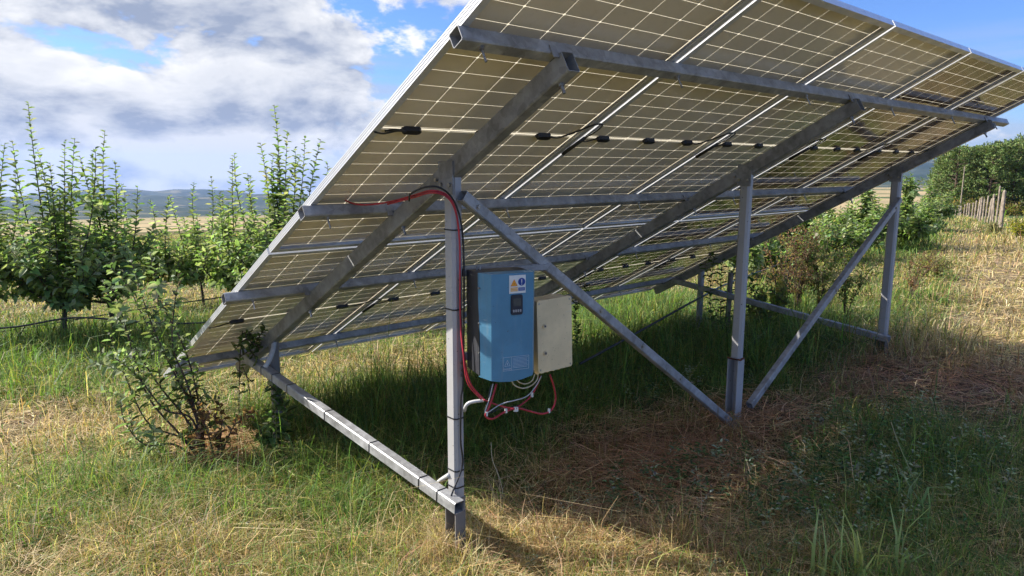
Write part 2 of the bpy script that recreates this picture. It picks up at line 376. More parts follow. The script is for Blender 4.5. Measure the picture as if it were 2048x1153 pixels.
g = polar_sheet('ground', rings, np.linspace(-math.pi, math.pi, 721), M_ground, ground_color); tag(g, kind='structure')

m, N, out = mat('dry_field'); t = N.n('ShaderNodeNewGeometry').outputs['Position']
f = N.noise(t, .02, 6, .65); f2 = N.noise(N.vm('MULTIPLY', t, (.004, .012, 1)), 1, 4, .6)
c = N.mix(N.ramp(f, .35, .65), (.42, .31, .17), (.30, .24, .13)); c = N.mix(N.ramp(f2, .53, .56), c, (.07, .10, .04))
princ(N, out, c, .95, 0, .1); M_field = m
g = polar_sheet('field', np.geomspace(74.5, 1700, 60), np.radians(np.linspace(-25, 125, 260)), M_field); tag(g, kind='structure')

def hill_extra(D, A):
    a = np.degrees(A)
    def ridge(D0, w, H, seed):
        p = sum(np.sin(a*k*.12*(1+seed*.1)+seed*k*1.7)/k for k in (1, 2, 3.1, 5.3, 9.7, 17))
        return H*(1+.22*p)*np.exp(-((D-D0)/w)**2)
    base = -(D-1700)*.0
    return ridge(3200, 600, 45, 1.3) + ridge(5200, 900, 112, 2.1) + ridge(7600, 1000, 215, 4.2)
m, N, out = mat('far_hills'); t = N.n('ShaderNodeNewGeometry').outputs['Position']
f = N.noise(t, .0021, 6, .65); f2 = N.ramp(N.noise(t, .006, 3, .6), .56, .62)
c = N.mix(N.ramp(f, .42, .58), (.025, .042, .025), (.05, .065, .035)); c = N.mix(N.m('MULTIPLY', f2, .5), c, (.26, .21, .12))
princ(N, out, c, .95, 0, .1); M_hill = m
g = polar_sheet('hills', np.geomspace(1650, 9200, 90), np.radians(np.linspace(-25, 125, 420)), M_hill, None, hill_extra); tag(g, kind='structure')

# ------------------------------------------------------------------ blades and leaves (numpy)
rng = np.random.default_rng(11)
def unit(v): return v/np.maximum(np.linalg.norm(v, axis=-1, keepdims=True), 1e-9)
def blades(P, h, lean, width, az_, col, tipf=1.15):
    """P (n,3); arched three-segment blades -> verts, tris-as-quads"""
    n = len(P); d = np.stack([np.cos(az_), np.sin(az_), np.zeros(n)], 1); s = np.stack([-np.sin(az_), np.cos(az_), np.zeros(n)], 1)
    tw = rng.uniform(-1.2, 1.2, n)[:, None]; s = unit(s*np.cos(tw)+d*np.sin(tw))
    z = np.array([0, 0, 1.0]); h = h[:, None]; lean = lean[:, None]; w_ = width[:, None]
    m1 = P+z*h*.55+d*lean*.25*h; tip = P+z*h*(1-.35*lean)+d*lean*h
    V = np.stack([P-s*w_*.5, P+s*w_*.5, m1+s*w_*.42, m1-s*w_*.42, tip+s*w_*.08, tip-s*w_*.08], 1).reshape(-1, 3)
    k = np.arange(n)[:, None]*6
    F = np.concatenate([k+np.array([0, 1, 2, 3]), k+np.array([3, 2, 4, 5])], 0)
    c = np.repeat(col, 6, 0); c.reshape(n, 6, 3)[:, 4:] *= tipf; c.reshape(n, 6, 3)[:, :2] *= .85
    return V, F, c
def leaves(P, d, nrm, L, Wd, col, fold=.25):
    n = len(P); d = unit(d); s = unit(np.cross(d, nrm)); nn = np.cross(s, d); L = L[:, None]; Wd = Wd[:, None]
    droop = -nn*L*.16
    V = np.stack([P, P+d*L*.33+s*Wd*.5+nn*Wd*fold, P+d*L*.7+s*Wd*.4+nn*Wd*fold+droop*.6, P+d*L+droop*1.6, P+d*L*.7-s*Wd*.4+nn*Wd*fold+droop*.6, P+d*L*.33-s*Wd*.5+nn*Wd*fold], 1).reshape(-1, 3)
    k = np.arange(n)[:, None]*6
    F = np.concatenate([k+np.array([0, 1, 2, 3]), k+np.array([0, 3, 4, 5])], 0)
    return V, F, np.repeat(col, 6, 0)
def jit(c, n, v=.2, hue=.08):
    c = np.tile(np.asarray(c, float), (n, 1)) if np.ndim(c) == 1 else c
    return np.clip(c*(1+rng.normal(0, v, (n, 1)))*(1+rng.normal(0, hue, (n, 3))), .004, .9)

def sample_ground(n, d0, d1, a0=3, a1=95):
    D = np.exp(rng.uniform(math.log(d0), math.log(d1), n)); A = np.radians(rng.uniform(a0, a1, n))
    x = CAM.x+D*np.cos(A); y = CAM.y+D*np.sin(A); return x, y, D
TALLS = [(22, -1.0, 4, 0, 0, 1.2), (5.6, -3.0, .8, 0, 0, .5)]
CG = dict(fresh=(.155, .245, .048), dark=(.085, .165, .045), olive=(.28, .26, .075), straw=(.52, .385, .19), pale=(.60, .46, .27), brown=(.30, .18, .10), red=(.36, .21, .12))
GRASS_N = 520000
def make_grass():
    n = GRASS_N; x, y, D = sample_ground(n, 2.3, 60)
    zl, zg, zb, zs, zr = zone(LUSH, x, y), zone(GREEN, x, y), zone(BROWN, x, y), zone(STRAW, x, y), zone(BARE, x, y)
    green = np.clip(.42+.45*zg+.75*zl-.30*zb-.22*zs-.35*zr+.22*wob(x, y, 1.9)+.12*wob(x, y, 6, 2), .03, .97)
    keep = rng.random(n) < np.clip(.9-.75*zr-.70*zb+.3*zl+.25*wob(x, y, 3.7, 1), .08, 1)
    x, y, D, green, zl, zb, zs, zg, zr = [q[keep] for q in (x, y, D, green, zl, zb, zs, zg, zr)]; n = len(x)
    isg = rng.random(n) < green; r = rng.random(n)[:, None]
    cg = np.where(r < .5, CG['fresh'], np.where(r < .75, CG['dark'], CG['olive'])); cdry = np.where(r < .5, CG['straw'], np.where(r < .72, CG['pale'], np.where(r < .86, CG['olive'], CG['brown'])))
    cdry = np.where((rng.random(n) < zb*.9)[:, None], np.where(r < .5, CG['brown'], CG['red']), cdry)
    col = jit(np.where(isg[:, None], cg, cdry), n, .36, .08)
    h = np.where(isg, .065+.07*zg+.12*zl, .055+.04*zs+.03*zb)*rng.lognormal(0, .45, n)*(1+1.6*zone(TALLS, x, y))
    h *= np.clip(1+.3*wob(x, y, 2.7, 3)+.35*wob(x, y, 9.5, 1), .25, 2); h = h*np.where(D > 14, 1+.02*(D-14), 1)
    tall = rng.random(n) < .015; h[tall] *= 2.0
    P = np.stack([x, y, ghl(x, y)-.01], 1)
    lean = np.abs(rng.normal(.85, .5, n)); wd = np.maximum(.0034, .00085*D)*rng.uniform(.6, 1.3, n)
    V, F, c = blades(P, h, lean, wd, rng.uniform(0, 2*math.pi, n), col)
    o = quads_object('grass', V, F, c, M_grass); tag(o, 'mixed green and yellow grass covering the ground', 'grass', kind='stuff')
def make_straw():
    n = 190000; x, y, D = sample_ground(n, 2.3, 24)
    zb, zs, zl, zg = zone(BROWN, x, y), zone(STRAW, x, y), zone(LUSH, x, y), zone(GREEN, x, y)
    keep = rng.random(n) < np.clip(.35+.7*zb+.5*zs-.4*zl-.25*zg+.12*wob(x, y, 4, 5), .01, 1)
    x, y, D, zb, zs = [q[keep] for q in (x, y, D, zb, zs)]; n = len(x)
    L = rng.uniform(.06, .22, n)*(1+.7*zb); a_ = rng.normal(0, .9, n)+.8*wob(x, y, 2.2, 1)*math.pi; el_ = rng.normal(.05, .16, n)
    P = np.stack([x, y, ghl(x, y)+rng.uniform(.005, .06, n)*(1+zb)], 1)
    d = np.stack([np.cos(a_)*np.cos(el_), np.sin(a_)*np.cos(el_), np.sin(el_)], 1)
    s = unit(np.cross(d, [0, 0, 1.0])+rng.normal(0, .3, (n, 3))); wd = (np.maximum(.0022, .0007*D)*rng.uniform(.6, 1.4, n))[:, None]
    bend = np.cross(d, [0, 0, 1.0])*(rng.normal(0, .12, n)*L)[:, None]
    Lc = L[:, None]; mid = P+bend; A_ = P-d*Lc*.5; B_ = P+d*Lc*.5
    V = np.stack([A_-s*wd*.5, A_+s*wd*.5, mid+s*wd*.5, mid-s*wd*.5, B_+s*wd*.3, B_-s*wd*.3], 1).reshape(-1, 3)
    k = np.arange(n)[:, None]*6; F = np.concatenate([k+np.array([0, 1, 2, 3]), k+np.array([3, 2, 4, 5])], 0)
    r = rng.random(n)[:, None]; br = (rng.random(n) < zb*1.1)[:, None]
    col = np.where(br, np.where(r < .4, (.52, .29, .16), np.where(r < .75, (.36, .185, .10), (.60, .40, .24))), np.where(r < .6, CG['straw'], CG['pale']))
    o = quads_object('dry_straw', V, F, np.repeat(jit(col, n, .38, .05), 6, 0), M_grass); tag(o, 'dead reddish and yellow straw lying matted on the ground', 'straw', kind='stuff')
WEEDZ = [(3.0, -3.9, .6, -.4, .9, .3), (1.9, -3.7, .3, -.3, .3, .15), (2.6, -4.05, .5, -.3, .7, .25), (3.3, -3.7, .5, -.3, .7, .25), (5.2, -2.3, .4, -.4, .8, .4), (2.0, -3.3, .25, -.25, .3, .2), (3.4, -1.9, .4, -.4, .5, .4), (1.5, -3.2, .2, -.2, .2, .2)]
def make_weeds():
    n = 9000; x, y, D = sample_ground(n, 2.4, 14); z = zone(WEEDZ, x, y)
    keep = rng.random(n) < np.clip(.05+z*.9+.25*wob(x, y, 5, 1)*z, 0, 1); x, y, D, z = [q[keep] for q in (x, y, D, z)]; n = len(x); K = 16
    sz = rng.uniform(.5, 1.2, n)*(.6+.6*z); H = .14*sz; base = np.stack([x, y, ghl(x, y)], 1); kind = rng.random(n)
    fr = np.tile((np.arange(K)+.5)/K, (n, 1)); ang = np.arange(K)[None]*2.4+rng.uniform(0, 6.28, (n, 1)); ln = rng.normal(0, .5, (n, 2))
    P = base[:, None]+np.stack([ln[:, :1]*H[:, None]*fr, ln[:, 1:]*H[:, None]*fr, H[:, None]*fr], -1)
    d = np.stack([np.cos(ang), np.sin(ang), rng.normal(.35, .25, (n, K))], -1); P = P+d*.006
    nr = np.stack([-np.cos(ang)*.4, -np.sin(ang)*.4, np.ones((n, K))], -1)+rng.normal(0, .2, (n, K, 3))
    L = (.036*sz[:, None]*(1.15-.6*fr))*rng.uniform(.7, 1.3, (n, K))
    pal = np.where(kind[:, None] < .42, (.085, .16, .06), np.where(kind[:, None] < .72, (.15, .22, .11), (.40, .44, .34)))
    col = jit(np.repeat(pal, K, 0), n*K, .25)
    V, F, c = leaves(P.reshape(-1, 3), d.reshape(-1, 3), unit(nr).reshape(-1, 3), L.ravel(), L.ravel()*.42, col)
    o = quads_object('broadleaf_weeds', V, F, c, M_leaf); tag(o, 'low broad leaved weeds with pale and dark leaves', 'weeds', kind='stuff')
make_grass(); make_straw(); make_weeds()

# ------------------------------------------------------------------ the array
TH = R(28.9775); Z0 = .2162
Uv = Vector((1, 0, 0)); Vv = Vector((0, -math.cos(TH), math.sin(TH))); Nv = Vector((0, math.sin(TH), math.cos(TH)))
def S(u, v, w=0): return Vector((0, 0, Z0))+Uv*u+Vv*v+Nv*w
HP = .054; HR = .08
def make_panel():
    root = bpy.data.objects.new('solar_panel', None); link(root); root.empty_display_size = .1
    f = MB(); H = .035; t = .0025; fl = .030
    f.box((0, 0, 0), (MW, t, H)); f.box((0, MH-t, 0), (MW, MH, H)); f.box((0, t, 0), (t, MH-t, H)); f.box((MW-t, t, 0), (MW, MH-t, H))
    f.box((t, t, 0), (MW-t, fl, .002)); f.box((t, MH-fl, 0), (MW-t, MH-t, .002)); f.box((t, fl, 0), (fl, MH-fl, .002)); f.box((MW-fl, fl, 0), (MW-t, MH-fl, .002))
    for zz in (.0235, H-.002):
        f.box((t, t, zz), (MW-t, .012, zz+.002)); f.box((t, MH-.012, zz), (MW-t, MH-t, zz+.002)); f.box((t, .012, zz), (.012, MH-.012, zz+.002)); f.box((MW-.012, .012, zz), (MW-t, MH-.012, zz+.002))
    # ribs along the outer side wall
    for zz in (.009, .020, .029):
        f.box((-.0012, 0, zz), (0, MH, zz+.003))
    f.build('frame', M_alu, root)
    q = lambda z: MB().add([(.003, .003, z), (MW-.003, .003, z), (MW-.003, MH-.003, z), (.003, MH-.003, z)], [(0, 1, 2, 3)])
    q(.0275).build('backsheet', M_back, root); q(.0295).build('front_glass', M_front, root)
    for jx in (.19, MW/2, MW-.21):
        jb = MB(); y0 = MH/2; a, b = .045, .017
        prof = [(-a, -b*.5), (-a+.012, -b), (a-.012, -b), (a, -b*.5), (a, b*.5), (a-.012, b), (-a+.012, b), (-a, b*.5)]
        top = [(x*.92, y*.85) for x, y in prof]
        jb.add([(jx+x, y0+y, .0272) for x, y in prof]+[(jx+x, y0+y, .008) for x, y in top], [tuple(range(8)), tuple(range(15, 7, -1))]+[(i, (i+1) % 8, 8+(i+1) % 8, 8+i) for i in range(8)])
        jb.build('junction_box', M_black, root)
    y0 = MH/2
    r_ = random.Random(5)
    cb = MB().tube(spline([(MW-.17, y0, .018), (MW-.12, y0+.01, .010), (MW-.08, y0+.09, -.004), (MW-.045, y0+.17, -.016), (MW-.005, y0+.185, -.022), (MW+.012, y0+.13, -.02), (MW+.01, y0+.05, -.012)], 8), .0042, 6)
    cb.tube(spline([(MW+.01, y0+.05, -.012), (MW-.005, y0-.10, -.013)], 2), .0095, 8)
    cb.build('output_lead', M_blkcab, root, True)
    cb = MB().tube(spline([(.15, y0, .018), (.11, y0-.03, .008), (.06, y0-.12, -.008), (.01, y0-.18, -.018), (-.03, y0-.19, -.02), (-.045, y0-.14, -.02), (-.03, y0-.06, -.014)], 8), .0042, 6)
    cb.tube(spline([(-.03, y0-.06, -.014), (-.018, y0+.07, -.014)], 2), .0088, 8)
    cb.build('input_lead', M_blkcab, root, True)
    return root
def copy_tree(o, parent=None):
    c_ = o.copy(); COL.objects.link(c_); c_.parent = parent
    for ch in list(o.children): copy_tree(ch, c_)
    return c_
pan = make_panel()
colname = ['nearest the cable post', 'second from the near end', 'middle', 'fourth from the near end', 'farthest']
PM = Matrix((Uv, Vv, Nv)).transposed().to_4x4()
for j, rowname in ((0, 'lower'), (1, 'upper')):
    for i in range(5):
        o = pan if (i, j) == (0, 0) else copy_tree(pan)
        mm = PM.copy(); mm.translation = S(i*PITCHU+.0, (0 if j == 0 else VM+.01)+.0, 0); o.matrix_world = mm
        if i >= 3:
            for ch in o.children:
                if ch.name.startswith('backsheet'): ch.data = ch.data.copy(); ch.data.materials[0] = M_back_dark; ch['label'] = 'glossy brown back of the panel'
        if i == 0:
            for ch in o.children:
                if ch.name.startswith('input_lead'):
                    cbm = MB().tube(spline([(.15, MH/2, .016), (.11, MH/2+.004, .010), (.06, MH/2-.006, .004), (.01, MH/2+.012, -.002)], 6), .0042, 6)
                    tmp_ = cbm.build('input_lead', M_blkcab); ch.data = tmp_.data; bpy.data.objects.remove(tmp_)
        tag(o, f'{"upper" if j else "lower"} row solar panel, {["at the near end of the rack", "second from the near end", "in the middle column", "fourth from the near end", "at the far end of the rack"][i]}', 'solar panel', 'solar panels on the tilted rack')

rack = thing('mounting_rack', 'galvanised steel support rack with grey posts carrying the tilted solar panels', 'rack', (.43, -2.91, 0))
def part(mb, name, m, smooth=False):
    o = mb.build(name, m, None, smooth); o.parent = rack; o.matrix_parent_inverse = rack.matrix_world.inverted(); return o
P1, P2, P3, P4 = 4.0167, 2.7751, 1.7309, .4735
for v, e0, e1 in ((P1, -.017, 6.05), (P2, -.042, 5.86), (P3, -.078, 5.84), (P4, -.04, 5.88)):
    part(MB().hollow(S(e0, v, -HP/2-.0005), S(e1, v, -HP/2-.0005), HP, HP, Nv), 'purlin', M_galv)
    for k in range(0, 6):
        u = k*PITCHU-.01 + (.085 if k == 0 else 0) - (.07 if k == 5 else 0)
        b = MB().tube([S(u, v, -HP-.001), S(u, v, -HP-.055)], .0042, 8); b.tube([S(u, v, -HP-.001), S(u, v, -HP-.010)], .0095, 6)
        b.tube([S(u, v, -HP-.0005), S(u, v, -HP-.0025)], .013, 12)
        part(b, 'bolt', M_bolt)
XR = [.43, 2.843, 5.409]
for i, xr in enumerate(XR):
    wz = -HP-HR/2-.002
    part(MB().hollow(S(xr, P1+.045, wz), S(xr, .33, wz), .06, HR, Nv), 'rafter', M_galv2)
    for v in (P1-.0, P2+.06, P3-.06, 3.2):
        b = MB().tube([S(xr+.031, v, wz), S(xr-.045, v, wz)], .008, 8) if v == 3.2 else MB().tube([S(xr, v-.03, wz-HR/2), S(xr, v-.03, wz-HR/2-.04)], .006, 8).tube([S(xr, v-.03, wz-HR/2), S(xr, v-.03, wz-HR/2-.011)], .011, 6)
        part(b, 'bolt', M_bolt)
def pos_bar(A, B, w_, h_, name='brace', m=None, upv=(0, 0, 1), bolts=()):
    o = part(MB().hollow(A, B, w_, h_, upv), name, m or M_galv)
    return o
YR = -2.913
def raf_under(xr, y):   # height of the rafter's underside above a point
    s = (-y)/math.cos(TH); return S(xr, s, -HP-HR).z
def post(xr, y, z0, z1, wx, wy, lean=0):
    # rounded box post with a shallow groove on the near face
    mb = MB(); c_ = .013; hx, hy = wx/2, wy/2
    L = [(-hx+c_, -hy), (hx-c_*.6, -hy), (hx, -hy+c_*.6), (hx, hy-c_), (hx-c_, hy), (-hx+c_, hy), (-hx, hy-c_), (-hx, -hy+c_)]
    vs = [(xr+x, y+yy, z0) for x, yy in L]+[(xr+x+lean, y+yy, z1) for x, yy in L]
    mb.add(vs, [tuple(range(7, -1, -1)), tuple(range(8, 16))]+[(i, (i+1) % 8, 8+(i+1) % 8, 8+i) for i in range(8)])
    return mb
PZ = [.24, .46, .22]
for i, xr in enumerate(XR):
    p_ = post(xr, YR, PZ[i]-.0, raf_under(xr, YR)+.05, [.052, .055, .072][i], [.072, .070, .075][i])
    part(p_, 'post', M_post)
    # driven pile below: an open channel of two flanges and a web
    gz_ = gh(xr, YR)-.3; q = MB(); hx, hy = (.034, .040) if i == 0 else (.05, .046) if i != 1 else (.045, .040)
    zt_ = PZ[i]+.0; q.box((xr-hx, YR+hy-.006, gz_), (xr+hx-.01, YR+hy, zt_)); q.box((xr-hx, YR-hy, gz_), (xr+hx-.01, YR-hy+.006, zt_)); q.box((xr+hx-.016, YR-hy+.0065, gz_), (xr+hx-.010, YR+hy-.0065, zt_))
    part(q, 'pile', M_pile if i != 1 else M_post)
    if i == 1:
        rc = MB().tube(spline([(xr-hx-.004, YR-hy-.004, zt_+.004), (xr-hx+.02, YR-hy-.006, zt_-.004), (xr, YR-hy-.006, zt_+.003), (xr+.02, YR-hy-.006, zt_-.002)], 5), .006, 7); rc.tube(spline([(xr-hx-.004, YR-hy, zt_+.002), (xr-hx-.005, YR, zt_), (xr-hx-.004, YR+hy, zt_+.003)], 4), .006, 7)
        part(rc, 'rusty_weld', M_rust)
    # front (short) post
    yf = -.945; part(post(xr, yf, gh(xr, yf)-.3, raf_under(xr, yf)+.03, .055, .06), 'post', M_pile if i == 0 else M_post)
TIE = [((.36, -3.03, .245), (.36, -.62, .452)), ((2.773, -3.0, .22), (2.773, -.66, .45)), ((5.335, -3.0, .20), (5.335, -.62, .462))]
for i, (A, B) in enumerate(TIE):
    if i != 1: part(MB().hollow(A, B, .056, .056, (0, 0, 1)), 'tie_beam', M_galv)
A0, B0 = Vector(TIE[0][0]), Vector(TIE[0][1])
def strap(A, B, t, h=.03):
    d = (Vector(B)-Vector(A)).normalized(); p = Vector(A)+(Vector(B)-Vector(A))*t; return MB().hollow(p-d*.003, p+d*.003, .0605, .0605, (0, 0, 1), .002, .004)
for t_ in (.055, .115, .30, .50, .70, .79, .86): part(strap(A0, B0, t_), 'cable_tie', M_black)
BR = [((.432, -2.976, 1.618), (2.835, -2.976, -.045)), ((5.302, -2.985, 1.468), (2.925, -2.985, .118))]
for i, (A, B) in enumerate(BR):
    A, B = Vector(A), Vector(B)
    part(MB().hollow(A, B, .05, .046, (0, -1, 0)), 'brace', M_galv)
    for t_ in (.03, .37, .52, .68, .90) if i == 0 else (.05, .5, .93):
        p_ = A+(B-A)*t_+Vector((0, -.023, 0)); part(MB().tube([p_, p_+Vector((0, -.008, 0))], .0095, 6).tube([p_, p_+Vector((0, -.002, 0))], .013, 10), 'bolt', M_bolt)
# straps and bolts on the near post
for zz in (1.47, 1.12, .62, .37, .29):
    part(MB().hollow((.43, YR, zz-.003), (.43, YR, zz+.003), .0565, .0765, (0, 1, 0), .002, .01), 'cable_tie', M_black)
for zz in (.88, .845, .82):
    part(MB().tube([(.44, YR-.036, zz), (.44, YR-.044, zz)], .008, 8), 'bolt', M_bolt)
# small cross rails the enclosures hang from
part(MB().hollow((.46, -2.935, 1.28), (.93, -2.99, 1.27), .03, .035, (0, 0, 1)), 'hanging_rail', M_galv2)
part(MB().hollow((.46, -2.935, .90), (.93, -2.99, .89), .03, .035, (0, 0, 1)), 'hanging_rail', M_galv2)

# ------------------------------------------------------------------ inverter
INV = thing('inverter', 'blue and black wall inverter hanging beside the near grey post', 'inverter', (.589, -2.988, 1.085), R(-17.6))
# local: x right, -y to the viewer, z up ; overall .25 wide, .175 deep, .43 high
def ip(mb, name, m, parent=INV, smooth=False): return mb.build(name, m, parent, smooth)
HW, ZT, ZB = .124, .213, -.236
c_ = MB(); c_.box((-HW+.002, -.146, ZB+.004), (HW-.002, 0.0, ZT-.004)); ip(c_, 'case', M_case)
cv = MB()   # the blue cover: bevelled sides, bottom edge bowed downward, left seam curving inward toward the bottom
cols_ = [(-HW, -.100), (-HW+.034, -.165), (-.05, -.170), (0, -.172), (.05, -.170), (HW-.02, -.165), (HW, -.135)]
def zb(x): return ZB-.020*(1-(x/HW)**2)
rows_ = 13; V_ = []; F_ = []
for r_ in range(rows_):
    t_ = r_/(rows_-1)
    for k_, (x, y) in enumerate(cols_):
        z = ZT+(zb(x)-ZT)*t_; xx = x; yy = y
        if k_ == 0: s_ = 1/(1+math.exp(-(t_-.42)*12)); xx = x+.0; yy = y-.022*s_
        V_.append((xx, yy, z))
nc = len(cols_)
for r_ in range(rows_-1):
    for k_ in range(nc-1): a_ = r_*nc+k_; F_.append((a_, a_+1, a_+nc+1, a_+nc))
kb = len(V_)
V_ += [(-HW, -.095, ZT), (HW, -.095, ZT), (-HW, -.10, ZB), (HW, -.10, ZB)]
F_.append(tuple([kb, kb+1]+list(range(nc-1, -1, -1)))); F_.append(tuple([kb+2, kb+3]+list(range((rows_-1)*nc+nc-1, (rows_-1)*nc-1, -1))))
F_.append(tuple([kb+1, kb+3]+[r_*nc+nc-1 for r_ in range(rows_-1, -1, -1)]))
cv.add(V_, F_); cover = ip(cv, 'cover', M_blue)
fy = lambda x: -.172+(.007*min(1, abs(x)/.1))
for zz in (.15, .0, -.13): ip(MB().tube([(-HW-.004, -.112, zz), (-HW+.004, -.112, zz)], .004, 8), 'screw', M_bolt)
def plate(name, m, x0, x1, z0, z1, y, th=.002, parent=INV): return ip(MB().box((x0, y-th, z0), (x1, y, z1)), name, m, parent)
st_ = plate('warning_sticker', M_white, -.012, .064, .128, .205, -.1725)
def tri(cx, cz, s, y, th, m, name, parent):
    return ip(MB().add([(cx-s, y, cz-s*.85), (cx+s, y, cz-s*.85), (cx, y, cz+s*.95), (cx-s, y-th, cz-s*.85), (cx+s, y-th, cz-s*.85), (cx, y-th, cz+s*.95)], [(0, 1, 2), (5, 4, 3), (0, 3, 4, 1), (1, 4, 5, 2), (2, 5, 3, 0)]), name, m, parent)
ys = -.1746
M_or = simple('orange_print', (.72, .22, .02), (.68, .2, .02), 10, .55)
tri(.010, .173, .0165, ys, .0006, M_or, 'warning_triangle', st_); tri(.010, .172, .0125, ys-.0007, .0006, M_yel, 'triangle_field', st_)
ip(MB().tube([(.010, ys-.0014, .1695), (.010, ys-.0022, .1695)], .0038, 10), 'warning_symbol', M_or, st_)
for k_ in range(3): plate('orange_line', M_yel, -.006, .027, .1495-.0062*k_, .1535-.0062*k_, ys, .0006, st_)
ip(MB().tube([(.045, ys, .176), (.045, ys-.0007, .176)], .0165, 24), 'mandatory_disc', M_blup, st_)
plate('exclamation_mark', M_white, .0432, .0468, .172, .187, ys-.0008, .0005, st_); ip(MB().tube([(.045, ys-.0008, .166), (.045, ys-.0014, .166)], .0022, 10), 'exclamation_dot', M_white, st_)
plate('blue_bar', M_blup, .030, .060, .138, .152, ys, .0006, st_)
for k_ in range(2): plate('bar_print', M_prn, .033, .057, .1425+.0045*k_, .1438+.0045*k_, ys-.0007, .0004, st_)
dp = MB(); 
def rrect(x0, x1, z0, z1, r, y0, y1):
    pts = []
    for cx, cz, a0 in ((x1-r, z1-r, 0), (x0+r, z1-r, 90), (x0+r, z0+r, 180), (x1-r, z0+r, 270)):
        for q in range(5): a_ = R(a0+q*22.5); pts.append((cx+r*math.cos(a_), cz+r*math.sin(a_)))
    n = len(pts); return MB().add([(x, y0, z) for x, z in pts]+[(x, y1, z) for x, z in pts], [tuple(range(n)), tuple(range(2*n-1, n-1, -1))]+[(i, (i+1) % n, n+(i+1) % n, n+i) for i in range(n)])
disp = ip(rrect(-.004, .049, .036, .122, .008, -.171, -.178), 'control_panel', M_navy)
ip(rrect(.005, .040, .074, .108, .003, -.178, -.1795), 'display', M_lcd, disp)
for k_ in range(4): ip(rrect(.0035+k_*.0105, .0105+k_*.0105, .048, .059, .002, -.178, -.1800), 'button', M_btn, disp)
def text(txt, size, loc, parent, m, name):
    cu = bpy.data.curves.new(name, 'FONT'); cu.body = txt; cu.size = size; cu.extrude = .0003; cu.align_x = 'CENTER'
    tmp = bpy.data.objects.new(name, cu); COL.objects.link(tmp); bpy.context.view_layer.update()
    me = bpy.data.meshes.new_from_object(tmp.evaluated_get(bpy.context.evaluated_depsgraph_get())); bpy.data.objects.remove(tmp)
    o = bpy.data.objects.new(name, me); me.materials.clear(); me.materials.append(m); link(o, parent); o.location = loc; o.rotation_euler = (R(90), 0, 0); return o
dl = MB(); yl = -.1725; lx0, lx1, lz0, lz1 = -.040, .082, -.206, -.146; tk = .0011
for a_ in ((lx0, lx1, lz0, lz0+tk), (lx0, lx1, lz1-tk, lz1), (lx0, lx0+tk, lz0+tk, lz1-tk), (lx1-tk, lx1, lz0+tk, lz1-tk), (.000, .000+tk, lz0+tk, lz1-tk)): dl.box((a_[0], yl-.0008, a_[2]), (a_[1], yl, a_[3]))
for k_ in range(8):
    zz = -.153-.006*k_; dl.box((.006, yl-.0008, zz-.0012), (.074 if k_ % 3 else .077, yl, zz))
dlab = ip(dl, 'danger_label', M_prn)
text('DANGER', .0088, (-.0195, yl-.0004, -.201), dlab, M_prn, 'danger_lettering')
tr_ = MB(); 
for (a_, b_) in (((-.032, -.185), (-.007, -.185)), ((-.007, -.185), (-.0195, -.160)), ((-.0195, -.160), (-.032, -.185))): tr_.tube([(a_[0], yl-.0004, a_[1]), (b_[0], yl-.0004, b_[1])], .0008, 5)
tr_.box((-.0210, yl-.0006, -.181), (-.0180, yl, -.171)); ip(tr_, 'danger_triangle', M_prn, dlab)
ip(MB().tube(spline([(-.085, -.03, ZT-.004), (-.085, -.03, ZT+.014), (-.070, -.03, ZT+.014), (-.070, -.03, ZT-.004)], 5), .003, 6), 'hanging_hook', M_bolt)
for k_, xg in enumerate((-.07, .0, .05)): ip(MB().tube([(xg, -.07, ZB-.0), (xg, -.07, ZB-.020)], .009, 10), 'cable_gland', M_black)

for ch in INV.children:
    if not ch.name.startswith(('case', 'hanging_hook', 'cable_gland')): ch.location.y -= .04

# ------------------------------------------------------------------ beige enclosure
ENC = thing('enclosure_box', 'beige plastic electrical enclosure hanging right of the blue inverter', 'electrical box', (.826, -3.112, .985), R(-8)); ENC.rotation_euler = (0, R(-2.2), R(-8))
b_ = rrect(-.095, .095, -.165, .165, .010, .05, -.025); b_.build('box_body', M_beige, ENC)
d_ = rrect(-.098, .098, -.168, .168, .012, -.027, -.048); door_ = d_.build('door', M_beige, ENC)
for zz in (.048, -.078):
    lk = MB().tube([(-.058, -.048, zz), (-.058, -.052, zz)], .012, 18).build('lock', M_beige, ENC); MB().tube([(-.058, -.052, zz), (-.058, -.054, zz)], .0075, 14).build('lock_barrel', M_bolt, lk); MB().tube([(-.058, -.054, zz), (-.058, -.0548, zz)], .0035, 10).build('keyway', M_black, lk)
for zz in (.11, -.11): MB().tube([(.0985, -.030, zz-.02), (.0985, -.030, zz+.02)], .007, 10).build('hinge', M_beige, ENC)
for (xx, zz) in ((.086, .154), (.086, -.154), (-.086, .154), (-.086, -.154)): MB().tube([(xx, -.048, zz), (xx, -.0492, zz)], .0045, 10).build('screw', M_bolt, ENC)
for k_, xg in enumerate((-.07, -.045, -.015, .02, .05)): MB().tube([(xg, 0, -.164), (xg, 0, -.176), (xg, 0, -.186)], [.014, .014, .009], 10).build('cable_gland', M_beige, ENC)

